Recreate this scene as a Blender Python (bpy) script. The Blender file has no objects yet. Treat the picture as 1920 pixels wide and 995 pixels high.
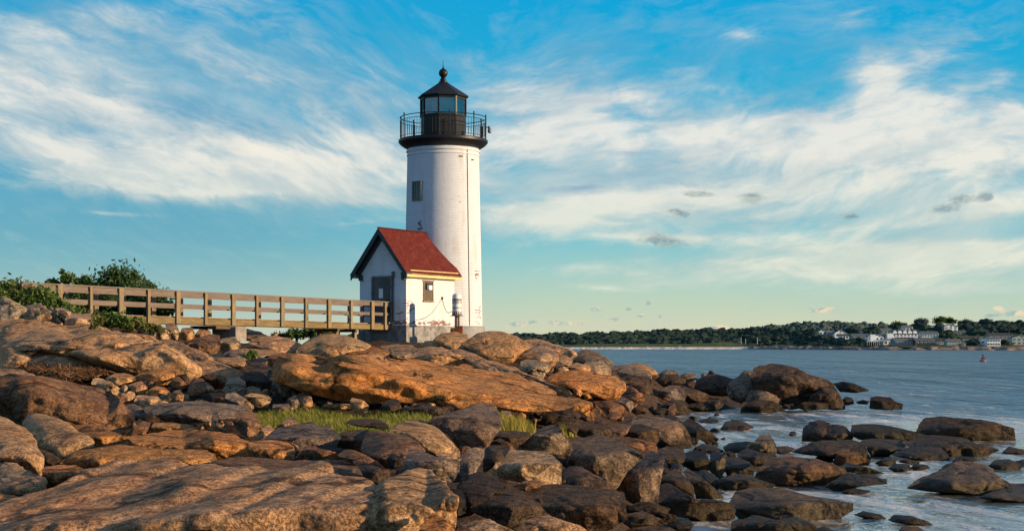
import bpy, bmesh, math, random
import numpy as np
from mathutils import Vector, Matrix
R = math.radians
sc = bpy.context.scene
COL = sc.collection
F = 2900.0; HZ = 645.0; EYE = 3.2          # focal length in photo pixels, horizon row, eye height in metres

# ---------------------------------------------------------------- camera
cam_d = bpy.data.cameras.new('camera'); cam = bpy.data.objects.new('camera', cam_d); COL.objects.link(cam)
cam.location = (0, 0, EYE); cam.rotation_euler = (R(90), 0, 0)
cam_d.sensor_width = 36; cam_d.lens = 36 * F / 1920; cam_d.shift_y = (HZ - 497.5) / 1920
cam_d.clip_start = 0.2; cam_d.clip_end = 20000
sc.camera = cam
sc.view_settings.view_transform = 'Standard'; sc.view_settings.look = 'None'
sc.view_settings.gamma = 1; sc.view_settings.exposure = 0.58
sc.view_settings.use_curve_mapping = False

# ---------------------------------------------------------------- sun and sky
SUN_AZ = 76.0; SUN_EL = 12.0                # degrees right of the direction behind the camera; above the horizon
sdir = Vector((math.sin(R(SUN_AZ)) * math.cos(R(SUN_EL)), -math.cos(R(SUN_AZ)) * math.cos(R(SUN_EL)), math.sin(R(SUN_EL))))
sl = bpy.data.lights.new('sun', 'SUN'); sun = bpy.data.objects.new('sun', sl); COL.objects.link(sun)
sl.energy = 5.0; sl.angle = R(0.6); sl.color = (1.0, 0.69, 0.39)
sun.rotation_euler = sdir.to_track_quat('Z', 'Y').to_euler()

class N:
    """small expression wrapper round shader math nodes"""
    def __init__(s, nt, sock): s.nt = nt; s.k = sock
    def _m(s, op, *a, clamp=False):
        n = s.nt.nodes.new('ShaderNodeMath'); n.operation = op; n.use_clamp = clamp
        for i, v in enumerate((s,) + a):
            if isinstance(v, N): s.nt.links.new(v.k, n.inputs[i])
            else: n.inputs[i].default_value = v
        return N(s.nt, n.outputs[0])
    def __add__(s, o): return s._m('ADD', o)
    __radd__ = __add__
    def __sub__(s, o): return s._m('SUBTRACT', o)
    def __rsub__(s, o): return (s * -1) + o
    def __mul__(s, o): return s._m('MULTIPLY', o)
    __rmul__ = __mul__
    def __truediv__(s, o): return s._m('DIVIDE', o)
    def pow(s, o): return s._m('POWER', o)
    def mx(s, o): return s._m('MAXIMUM', o)
    def mn(s, o): return s._m('MINIMUM', o)
    def f(s, op, *a): return s._m(op, *a)
    def sat(s): return s._m('ADD', 0.0, clamp=True)
    def ss(s, a, b, lo=0.0, hi=1.0):
        n = s.nt.nodes.new('ShaderNodeMapRange'); n.interpolation_type = 'SMOOTHSTEP'
        s.nt.links.new(s.k, n.inputs[0])
        for i, v in zip((1, 2, 3, 4), (a, b, lo, hi)): n.inputs[i].default_value = v
        return N(s.nt, n.outputs[0])
def comb(nt, x, y, z=0.0):
    n = nt.nodes.new('ShaderNodeCombineXYZ')
    for i, v in enumerate((x, y, z)):
        if isinstance(v, N): nt.links.new(v.k, n.inputs[i])
        else: n.inputs[i].default_value = v
    return n.outputs[0]
def noise(nt, vec, scale=1.0, detail=4.0, rough=0.5, dist=0.0, out=0, lac=2.0):
    n = nt.nodes.new('ShaderNodeTexNoise')
    if vec is not None: nt.links.new(vec, n.inputs['Vector'])
    n.inputs['Scale'].default_value = scale; n.inputs['Detail'].default_value = detail
    n.inputs['Roughness'].default_value = rough; n.inputs['Distortion'].default_value = dist
    n.inputs['Lacunarity'].default_value = lac
    return N(nt, n.outputs[out])
def mixc(nt, fac, a, b, mode='MIX'):
    n = nt.nodes.new('ShaderNodeMix'); n.data_type = 'RGBA'; n.blend_type = mode
    if isinstance(fac, N): nt.links.new(fac.k, n.inputs[0])
    else: n.inputs[0].default_value = fac
    for i, v in ((6, a), (7, b)):
        if isinstance(v, N): nt.links.new(v.k, n.inputs[i])
        elif isinstance(v, tuple): n.inputs[i].default_value = (*v[:3], 1)
        else: nt.links.new(v, n.inputs[i])
    return n.outputs[2]
def ramp(nt, fac, stops, interp='LINEAR'):
    n = nt.nodes.new('ShaderNodeValToRGB'); nt.links.new(fac.k, n.inputs[0]); cr = n.color_ramp; cr.interpolation = interp
    while len(cr.elements) < len(stops): cr.elements.new(0.5)
    for e, (p, c) in zip(cr.elements, stops): e.position = p; e.color = (*c, 1)
    return n.outputs[0]
def s2l(r, g, b):
    return tuple(((c / 255) / 12.92 if c / 255 <= .04045 else ((c / 255 + .055) / 1.055) ** 2.4) for c in (r, g, b))

world = bpy.data.worlds.new('World'); sc.world = world; world.use_nodes = True
world.cycles.sampling_method = 'MANUAL'; world.cycles.sample_map_resolution = 512
wt = world.node_tree; wt.nodes.clear()
wo = wt.nodes.new('ShaderNodeOutputWorld'); bg = wt.nodes.new('ShaderNodeBackground'); wt.links.new(bg.outputs[0], wo.inputs[0])
sky = wt.nodes.new('ShaderNodeTexSky'); sky.sky_type = 'NISHITA'; sky.sun_disc = False
sky.sun_elevation = R(SUN_EL); sky.sun_rotation = math.atan2(sdir.x, sdir.y)
sky.air_density = 1.0; sky.dust_density = 0.6; sky.ozone_density = 3.0
def build_sky():
    nt = wt
    tc = nt.nodes.new('ShaderNodeTexCoord'); sp = nt.nodes.new('ShaderNodeSeparateXYZ'); nt.links.new(tc.outputs['Generated'], sp.inputs[0])
    x, y, z = (N(nt, sp.outputs[i]) for i in range(3))
    az = x.f('ARCTAN2', y) * 10.0                       # azimuth right of north, tenths of a radian
    hyp = (x * x + y * y).f('SQRT')
    el = z.f('ARCTAN2', hyp) * 10.0                     # elevation
    elc = el.mx(0.0)
    # clear air: pale green-gold at the horizon, teal, deep azure overhead
    SB = 0.65
    clear = ramp(nt, (elc * 0.1 / 1.2), [(0.0, s2l(216, 216, 186)), (.010, s2l(212, 216, 188)), (.0244, s2l(192, 215, 192)), (.0416, s2l(160, 208, 204)), (.056, s2l(126, 200, 212)),
                 (.099, s2l(72, 184, 214)), (.155, s2l(18, 172, 220)), (.190, s2l(0, 166, 222)), (.30, s2l(0, 112, 184)), (.7, s2l(10, 78, 140))])
    clear = mixc(nt, az.ss(-2.2, .6, 1.0, 0.0) * .8, clear, ramp(nt, (elc * 0.1 / 1.2), [(0.0, s2l(205, 210, 190)), (.010, s2l(190, 206, 194)), (.0244, s2l(154, 192, 194)), (.0416, s2l(124, 180, 194)), (.056, s2l(106, 170, 192)),
                 (.099, s2l(84, 164, 198)), (.155, s2l(56, 166, 208)), (.190, s2l(26, 162, 214)), (.30, s2l(0, 112, 184)), (.7, s2l(10, 78, 140))]))
    nish = nt.nodes.new('ShaderNodeMix'); nish.data_type = 'RGBA'; nish.blend_type = 'MULTIPLY'; nish.inputs[0].default_value = 1
    nt.links.new(sky.outputs[0], nish.inputs[6]); nish.inputs[7].default_value = (.12, .12, .12, 1)
    air = mixc(nt, 0.04, clear, nish.outputs[2])
    def A(px): return math.atan((px - 960) / F) * 10
    def E(py): return math.atan((HZ - py) / F) * 10
    V0 = comb(nt, az, el)
    def blob(px, py, rx, ry, rot=0.0, w=1.0):
        k = 10 / F * 2.2; mp = nt.nodes.new('ShaderNodeMapping'); mp.vector_type = 'TEXTURE'; nt.links.new(V0, mp.inputs[0])
        mp.inputs['Location'].default_value = (A(px), E(py), 0); mp.inputs['Rotation'].default_value = (0, 0, R(rot)); mp.inputs['Scale'].default_value = (rx * k, ry * k, 1)
        g = nt.nodes.new('ShaderNodeTexGradient'); g.gradient_type = 'QUADRATIC_SPHERE'; nt.links.new(mp.outputs[0], g.inputs[0])
        return N(nt, g.outputs[1]) * w
    # slow warp of the streak field
    wv = comb(nt, az * .55, el * .9, 3.1)
    w1 = noise(nt, wv, 1.0, 3, .5) - .5; w2 = noise(nt, wv, 1.7, 3, .5, out=0) - .5
    left = az.ss(-1.2, 0.2, 1.0, 0.0)                    # streaks lean down to the right on the left, up to the right on the right
    tilt = (left * 0.36 - 0.10)
    ey = el + az * tilt + w1 * .55
    v1 = comb(nt, az * 0.50 + w2 * .9, ey * 1.9, 0.0)
    v2 = comb(nt, az * 1.1 + w1 * 1.2, ey * 4.4 + w2 * 1.2, 7.7)
    v3 = comb(nt, az * 4.2 + w2 * 2.4, ey * 10.5 + w1 * 2.4, 2.7)
    n1 = noise(nt, v1, 1.0, 5, .58, .25); n2 = noise(nt, v2, 1.0, 5, .62, .25); n3 = noise(nt, v3, 1.0, 4, .62, .15)
    fib = n1 * .46 + n2 * .36 + n3 * .18
    m = None
    for b in [(-60, 190, 260, 110, -18, .75), (240, 240, 260, 70, -25, .8), (470, 290, 200, 50, -14, .75), (330, 345, 170, 26, 0, .8), (110, 305, 170, 40, -8, .55),
              (640, 150, 160, 60, -20, .4), (690, 270, 110, 60, 0, .45), (560, 200, 160, 60, -30, .35), (700, 355, 120, 26, -4, .35), (90, 80, 130, 25, -20, .30),
              (1050, 230, 130, 60, 10, .75), (1280, 250, 220, 60, 5, .75), (1560, 290, 260, 60, 4, .8), (1850, 300, 240, 70, 6, .75), (1640, 150, 60, 45, -35, .6),
              (1720, 220, 110, 50, -30, .6), (980, 180, 120, 50, 20, .4), (1400, 75, 70, 22, -12, .65), (1600, 45, 55, 30, 30, .45), (1900, 235, 60, 30, -25, .6),
              (1080, 385, 220, 24, 3, .75), (1400, 365, 300, 30, 2, .5), (1700, 430, 260, 24, 9, .6), (1200, 445, 340, 13, -2, .6), (1640, 500, 240, 24, 4, .6), (1880, 395, 140, 26, 4, .7),
              (1020, 410, 130, 16, 0, .5), (1860, 470, 160, 20, 6, .55), (1130, 540, 60, 6, -4, .6), (1700, 550, 260, 12, 0, .18), (1500, 470, 160, 14, 0, .35),
              (620, 310, 180, 50, 0, .6), (420, 350, 260, 22, 0, .6), (1150, 300, 260, 50, 0, .45), (1500, 240, 300, 50, 2, .45), (1250, 385, 330, 26, 0, .5), (1550, 400, 300, 26, 4, .35), (1700, 350, 250, 40, 0, .45), (1750, 480, 240, 30, 6, .4), (1050, 350, 60, 10, 0, .2), (660, 380, 110, 16, 0, .35), (1500, 440, 260, 16, 4, .4), (1750, 120, 180, 60, 15, .40), (1850, 180, 140, 30, 20, .35), (1500, 500, 420, 34, 2, .5), (1100, 500, 200, 14, 3, .4), (1830, 500, 200, 30, 5, .4), (1150, 420, 320, 26, 0, .40), (1750, 540, 300, 22, 2, .40), (960, 460, 160, 14, 2, .4), (550, 70, 200, 40, -10, .18), (250, 60, 220, 30, 6, .15), (900, 120, 120, 60, 20, .30), (400, 130, 260, 60, -14, .20), (880, 300, 120, 60, 0, .5), (1350, 520, 300, 20, 3, .3), (1150, 180, 260, 40, 4, .35), (200, 408, 90, 5, -2, .45), (90, 432, 90, 6, -8, .35), (660, 420, 70, 8, 5, .55), (320, 20, 300, 30, 8, .20), (1250, 120, 160, 30, 0, .28)]:
        g = blob(*b); m = g if m is None else m + g
    m = m.mn(1.15)
    out = az.f('ABSOLUTE').ss(3.6, 5.0) + el.ss(2.4, 3.4)   # beyond this view: scattered cirrus
    m = m.mx(out.mn(1.0) * .42)
    # thin even veil under the streaks
    vm = None
    for b in [(60, 200, 330, 130, -14, .75), (430, 280, 320, 80, -8, .8), (500, 120, 280, 90, -12, .45), (700, 200, 140, 120, 0, .45), (1050, 250, 220, 110, 0, .7), (1450, 290, 380, 75, 2, .85), (1850, 330, 260, 90, 4, .75),
              (1100, 345, 200, 28, 0, .8), (1300, 400, 420, 50, 0, .55), (1750, 450, 320, 60, 4, .55), (1180, 120, 260, 60, 4, .32), (1650, 120, 200, 80, -20, .30), (1800, 520, 300, 60, 0, .5), (1400, 520, 380, 50, 0, .35), (1300, 90, 300, 50, 0, .25), (200, 90, 260, 70, 0, .25), (640, 370, 130, 22, 0, .5), (300, 330, 300, 30, 0, .4)]:
        g = blob(*b); vm = g if vm is None else vm + g
    vn = noise(nt, comb(nt, az * .6 + w2 * .8, ey * 1.7 + w1, 5.0), 1, 6, .62, .4)
    veil = (vm.mn(1.0) * (vn.ss(.34, .60, .45, 1.25)) + (n3 - .5) * .9 + (n2 - .5) * .6 * vm.mn(1.0) * vm.mn(1.0)).sat()
    vcol = mixc(nt, noise(nt, comb(nt, az * .8, ey * 2.6, 15.0), 1, 5, .6).ss(.35, .65), s2l(120, 172, 200), s2l(190, 210, 216))
    warm = el.ss(0.2, 1.5, 1.0, 0.0)
    vcol = mixc(nt, warm * .6, vcol, s2l(190, 216, 200))
    col = mixc(nt, veil * .88, air, vcol)
    # brighter fibrous streaks
    dens = (fib - .5) * 3.0 + m * 1.0 - .16
    d = (dens.ss(.0, .85) * m.ss(0.02, 0.30)).sat()
    sh = noise(nt, comb(nt, az * 1.3 + w2, ey * 4.2, 9.0), 1.0, 6, .62)
    shade = (sh.ss(.34, .66) * .7 + dens.ss(.1, .9) * .45).sat()
    ccol = mixc(nt, shade, s2l(150, 184, 202), s2l(240, 238, 230))
    ccol = mixc(nt, warm * .6, ccol, s2l(226, 232, 204))
    glow = (blob(480, 285, 170, 34, -10, .9) + blob(1850, 330, 260, 110, 0, .5) + blob(1640, 160, 60, 50, 0, .5)).sat()
    ccol = mixc(nt, glow * shade, ccol, s2l(255, 247, 230))
    col = mixc(nt, (d * (n3.ss(.3, .6, .82, 1.12))).sat() * .90, col, ccol)
    # slate undersides lying in long flat bands
    dm = blob(1080, 352, 190, 20, 1, .8) + blob(1180, 285, 90, 16, 3, .55) + blob(1560, 352, 120, 12, 0, .45) + blob(330, 245, 120, 20, -20, .35) + blob(520, 330, 150, 12, -3, .35) + blob(160, 190, 110, 18, -20, .3) + blob(1500, 318, 90, 12, 8, .3)
    dd = (noise(nt, comb(nt, az * 1.4, el * 7.0, 21.0), 1, 6, .65, .5) * 1.2 + dm - 1.0).ss(.0, .5)
    col = mixc(nt, dd * .75, col, s2l(122, 165, 196))
    # small fair-weather puffs and grey scud
    pv = comb(nt, az * 9.0 + w1 * 2, el * 15.0, 1.3); pn = noise(nt, pv, 1.0, 6, .62, .4)
    pf = noise(nt, comb(nt, az * 9.0 + w1 * 2 + .28, el * 15.0 + .75, 1.3), 1.0, 6, .62, .4)
    pm = None
    for b in [(1215, 568, 14, 9), (1178, 579, 11, 6), (1118, 580, 18, 6), (1150, 598, 26, 8), (1202, 592, 12, 6), (1238, 593, 9, 9), (1085, 607, 26, 8), (1040, 605, 18, 8), (1000, 603, 16, 7), (968, 608, 22, 9),
              (1350, 615, 34, 6), (1545, 582, 40, 9), (1905, 590, 34, 10), (1855, 594, 20, 5), (1870, 580, 10, 4), (570, 603, 30, 7), (400, 602, 40, 8)]:
        g = blob(*b); pm = g if pm is None else pm + g
    pd = (pn * 1.1 + pm * .70 - .86).ss(0.0, .26) * pm.ss(.1, .4)
    lit = (pn - pf).ss(-.06, .12)
    col = mixc(nt, pd * .85, col, mixc(nt, lit, s2l(158, 186, 186), s2l(244, 222, 188)))
    gm = None
    for b in [(1410, 373, 36, 16), (1310, 366, 56, 10), (1270, 398, 44, 13, -18), (1245, 452, 70, 18, -6), (1805, 383, 34, 14), (1770, 403, 38, 12), (1852, 381, 16, 12), (1595, 411, 26, 9)]:
        g = blob(*b); gm = g if gm is None else gm + g
    gd = (pn * 1.1 + gm * .75 - .86).ss(0.0, .34) * gm.ss(.1, .5)
    col = mixc(nt, gd * .70, col, mixc(nt, lit * .7, s2l(112, 146, 160), s2l(200, 204, 190)))
    below = el.ss(-.6, -.05, 1.0, 0.0)
    col = mixc(nt, below, col, s2l(120, 140, 140))
    nt.links.new(col, bg.inputs[0]); bg.inputs[1].default_value = SB
build_sky()

# ---------------------------------------------------------------- helpers
def P(px, py, Y): return Vector(((px - 960) * Y / F, Y, EYE + (HZ - py) * Y / F))
def link(o, parent=None):
    COL.objects.link(o)
    if parent is not None: o.parent = parent
    return o
def tag(o, label=None, cat=None, group=None, kind=None):
    if label: o['label'] = label
    if cat: o['category'] = cat
    if group: o['group'] = group
    if kind: o['kind'] = kind
    return o
def empty(name, loc, label, cat, group=None, rz=0.0):
    o = bpy.data.objects.new(name, None); o.location = loc; o.rotation_euler.z = rz; o.empty_display_size = .2
    link(o); return tag(o, label, cat, group)
def mesh_np(name, v, f, mat=None, smooth=False, parent=None, loc=None):
    """v (n,3) array, f (m,k) array of equal-length faces"""
    me = bpy.data.meshes.new(name); v = np.asarray(v, dtype=np.float32); f = np.asarray(f, dtype=np.int32)
    m, k = f.shape
    me.vertices.add(len(v)); me.vertices.foreach_set('co', v.ravel())
    me.loops.add(m * k); me.loops.foreach_set('vertex_index', f.ravel())
    me.polygons.add(m); me.polygons.foreach_set('loop_start', np.arange(0, m * k, k, dtype=np.int32))
    me.update(calc_edges=True)
    me.polygons.foreach_set('use_smooth', np.full(m, smooth))
    if mat: me.materials.append(mat)
    o = bpy.data.objects.new(name, me)
    if loc is not None: o.location = loc
    return link(o, parent)
class MB:
    """collects simple solids and links them as one mesh object"""
    def __init__(s): s.v = []; s.f = []
    def add(s, vs, fs):
        b = len(s.v); s.v += [tuple(p) for p in vs]; s.f += [tuple(i + b for i in q) for q in fs]; return s
    def hexa(s, p8):   # bottom 4 then top 4, counter-clockwise seen from above
        return s.add(p8, [(3, 2, 1, 0), (4, 5, 6, 7), (0, 1, 5, 4), (1, 2, 6, 5), (2, 3, 7, 6), (3, 0, 4, 7)])
    def box(s, c, size, M=None):
        x, y, z = (q / 2 for q in size); c = Vector(c)
        ps = [Vector(q) for q in ((-x, -y, -z), (x, -y, -z), (x, y, -z), (-x, y, -z), (-x, -y, z), (x, -y, z), (x, y, z), (-x, y, z))]
        if M is not None: ps = [M @ p for p in ps]
        return s.hexa([p + c for p in ps])
    def beam(s, a, b, w, h, up=(0, 0, 1)):
        a = Vector(a); b = Vector(b); d = (b - a).normalized(); u = Vector(up); r = d.cross(u).normalized(); u2 = r.cross(d)
        ps = []
        for q in (-h / 2, h / 2):
            ps += [a - r * w / 2 + u2 * q, a + r * w / 2 + u2 * q, b + r * w / 2 + u2 * q, b - r * w / 2 + u2 * q]
        return s.hexa(ps)
    def tube(s, pts, r, n=8, cap=True):
        pts = [Vector(p) for p in pts]; rs = r if isinstance(r, (list, tuple)) else [r] * len(pts)
        base = len(s.v); prev = None
        for i, p in enumerate(pts):
            d = (pts[min(i + 1, len(pts) - 1)] - pts[max(i - 1, 0)]).normalized()
            a = prev if prev is not None else (Vector((0, 0, 1)) if abs(d.z) < .9 else Vector((1, 0, 0)))
            u = (a - d * a.dot(d)).normalized(); prev = u; w = d.cross(u)
            for k in range(n):
                t = 2 * math.pi * k / n; s.v.append(tuple(p + (u * math.cos(t) + w * math.sin(t)) * rs[i]))
        for i in range(len(pts) - 1):
            for k in range(n):
                a = base + i * n + k; b = base + i * n + (k + 1) % n; s.f.append((a, b, b + n, a + n))
        if cap: s.f.append(tuple(base + k for k in reversed(range(n)))); e = base + (len(pts) - 1) * n; s.f.append(tuple(e + k for k in range(n)))
        return s
    def lathe(s, prof, c=(0, 0, 0), n=32, rot=0.0, closed=False):
        """prof: (radius, z) pairs from bottom to top, outward facing"""
        base = len(s.v); m = len(prof)
        for r, z in prof:
            for k in range(n):
                t = 2 * math.pi * k / n + rot; s.v.append((c[0] + r * math.cos(t), c[1] + r * math.sin(t), c[2] + z))
        for i in range(m if closed else m - 1):
            j = (i + 1) % m
            for k in range(n):
                a = base + i * n + k; b = base + i * n + (k + 1) % n; s.f.append((a, b, base + j * n + (k + 1) % n, base + j * n + k))
        if not closed:
            s.f.append(tuple(base + k for k in reversed(range(n)))); e = base + (m - 1) * n; s.f.append(tuple(e + k for k in range(n)))
        return s
    def build(s, name, mat, parent=None, smooth=False, loc=(0, 0, 0), bevel=0.0):
        me = bpy.data.meshes.new(name); me.from_pydata(s.v, [], s.f); me.update()
        if mat: me.materials.append(mat)
        o = bpy.data.objects.new(name, me); o.location = loc
        if smooth:
            me.polygons.foreach_set('use_smooth', [True] * len(me.polygons))
            try: me.set_sharp_from_angle(angle=R(35))
            except Exception: pass
        if bevel:
            m = o.modifiers.new('bevel', 'BEVEL'); m.width = bevel; m.segments = 2; m.limit_method = 'ANGLE'
        return link(o, parent)
def mat(name, base, rough=.7, metal=0.0, spec=.4):
    m = bpy.data.materials.new(name); m.use_nodes = True; nt = m.node_tree; b = nt.nodes['Principled BSDF']
    b.inputs['Base Color'].default_value = (*base, 1); b.inputs['Roughness'].default_value = rough; b.inputs['Metallic'].default_value = metal
    b.inputs['Specular IOR Level'].default_value = spec
    return m
def pos(nt, kind='Object'):
    return nt.nodes.new('ShaderNodeTexCoord').outputs[kind]
def bump(nt, h, strength=.5, dist=.02, prev=None):
    n = nt.nodes.new('ShaderNodeBump'); n.inputs['Strength'].default_value = strength; n.inputs['Distance'].default_value = dist
    nt.links.new(h.k, n.inputs['Height'])
    if prev is not None: nt.links.new(prev, n.inputs['Normal'])
    return n.outputs[0]
def weathered(name, base, rough=.7, var=.35, scale=6.0, metal=0.0, stretch=(1, 1, 1), bs=.4, spec=.3, dirt=None):
    """a surface with uneven tone and a little relief"""
    m = mat(name, base, rough, metal, spec); nt = m.node_tree; b = nt.nodes['Principled BSDF']
    mp = nt.nodes.new('ShaderNodeMapping'); nt.links.new(pos(nt), mp.inputs[0]); mp.inputs['Scale'].default_value = stretch
    n = noise(nt, mp.outputs[0], scale, 6, .6); n2 = noise(nt, mp.outputs[0], scale * .22, 3, .5)
    dark = tuple(c * (1 - var) for c in base); lt = tuple(min(1, c * (1 + var * .6)) for c in base)
    c = mixc(nt, (n * .6 + n2 * .4).ss(.32, .68), dark, lt)
    if dirt: c = mixc(nt, noise(nt, mp.outputs[0], scale * .5, 5, .7).ss(.55, .72) * .7, c, dirt)
    nt.links.new(c, b.inputs['Base Color']); nt.links.new(bump(nt, n, bs, .01), b.inputs['Normal'])
    return m

# vectorised value noise for shaping meshes
def vnoise(p, seed=0):
    p = np.asarray(p, dtype=np.float64); i = np.floor(p).astype(np.int64); f = p - i; f = f * f * (3 - 2 * f)
    def h(a):
        n = (a[:, 0] * 73856093) ^ (a[:, 1] * 19349663) ^ (a[:, 2] * 83492791) ^ (seed * 2654435761 & 0x7fffffff)
        n = (n ^ (n >> 13)) * 1274126177 & 0x7fffffff; n = (n ^ (n >> 16)) * 668265263 & 0x7fffffff
        return ((n ^ (n >> 15)) & 0xffff) / 65535.0
    r = 0
    for dx in (0, 1):
        for dy in (0, 1):
            for dz in (0, 1):
                w = (f[:, 0] if dx else 1 - f[:, 0]) * (f[:, 1] if dy else 1 - f[:, 1]) * (f[:, 2] if dz else 1 - f[:, 2])
                r = r + w * h(i + np.array([dx, dy, dz]))
    return r * 2 - 1
def fbm(p, oct=4, seed=0, gain=.5):
    a = 1.0; s = 0; t = 0; p = np.asarray(p)
    for k in range(oct): s = s + a * vnoise(p, seed + k * 17); t += a; a *= gain; p = p * 2.03 + 11.7
    return s / t
def sstep(x, a, b): t = np.clip((np.asarray(x, dtype=float) - a) / (b - a), 0, 1); return t * t * (3 - 2 * t)

# distance of the rocky ground seen at a point of the view (planes in 1/Y)
def invY(px, py):
    px = np.asarray(px, dtype=float); py = np.asarray(py, dtype=float)
    wl = 1 - sstep(px, 150, 600)
    slope = (.031 + (py - 780) * .00011) * (1 - wl) + (.031 + (py - 780) * .0000694) * wl
    L = np.maximum((py - 645) / 4350, slope)
    Rr = np.maximum((py - 645) / 9280, .0138 + (py - 770) * .000025)
    w = sstep(px, 820, 1330)
    return L * (1 - w) + Rr * w
def gY(px, py): return float(1 / invY(px, py))
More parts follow.
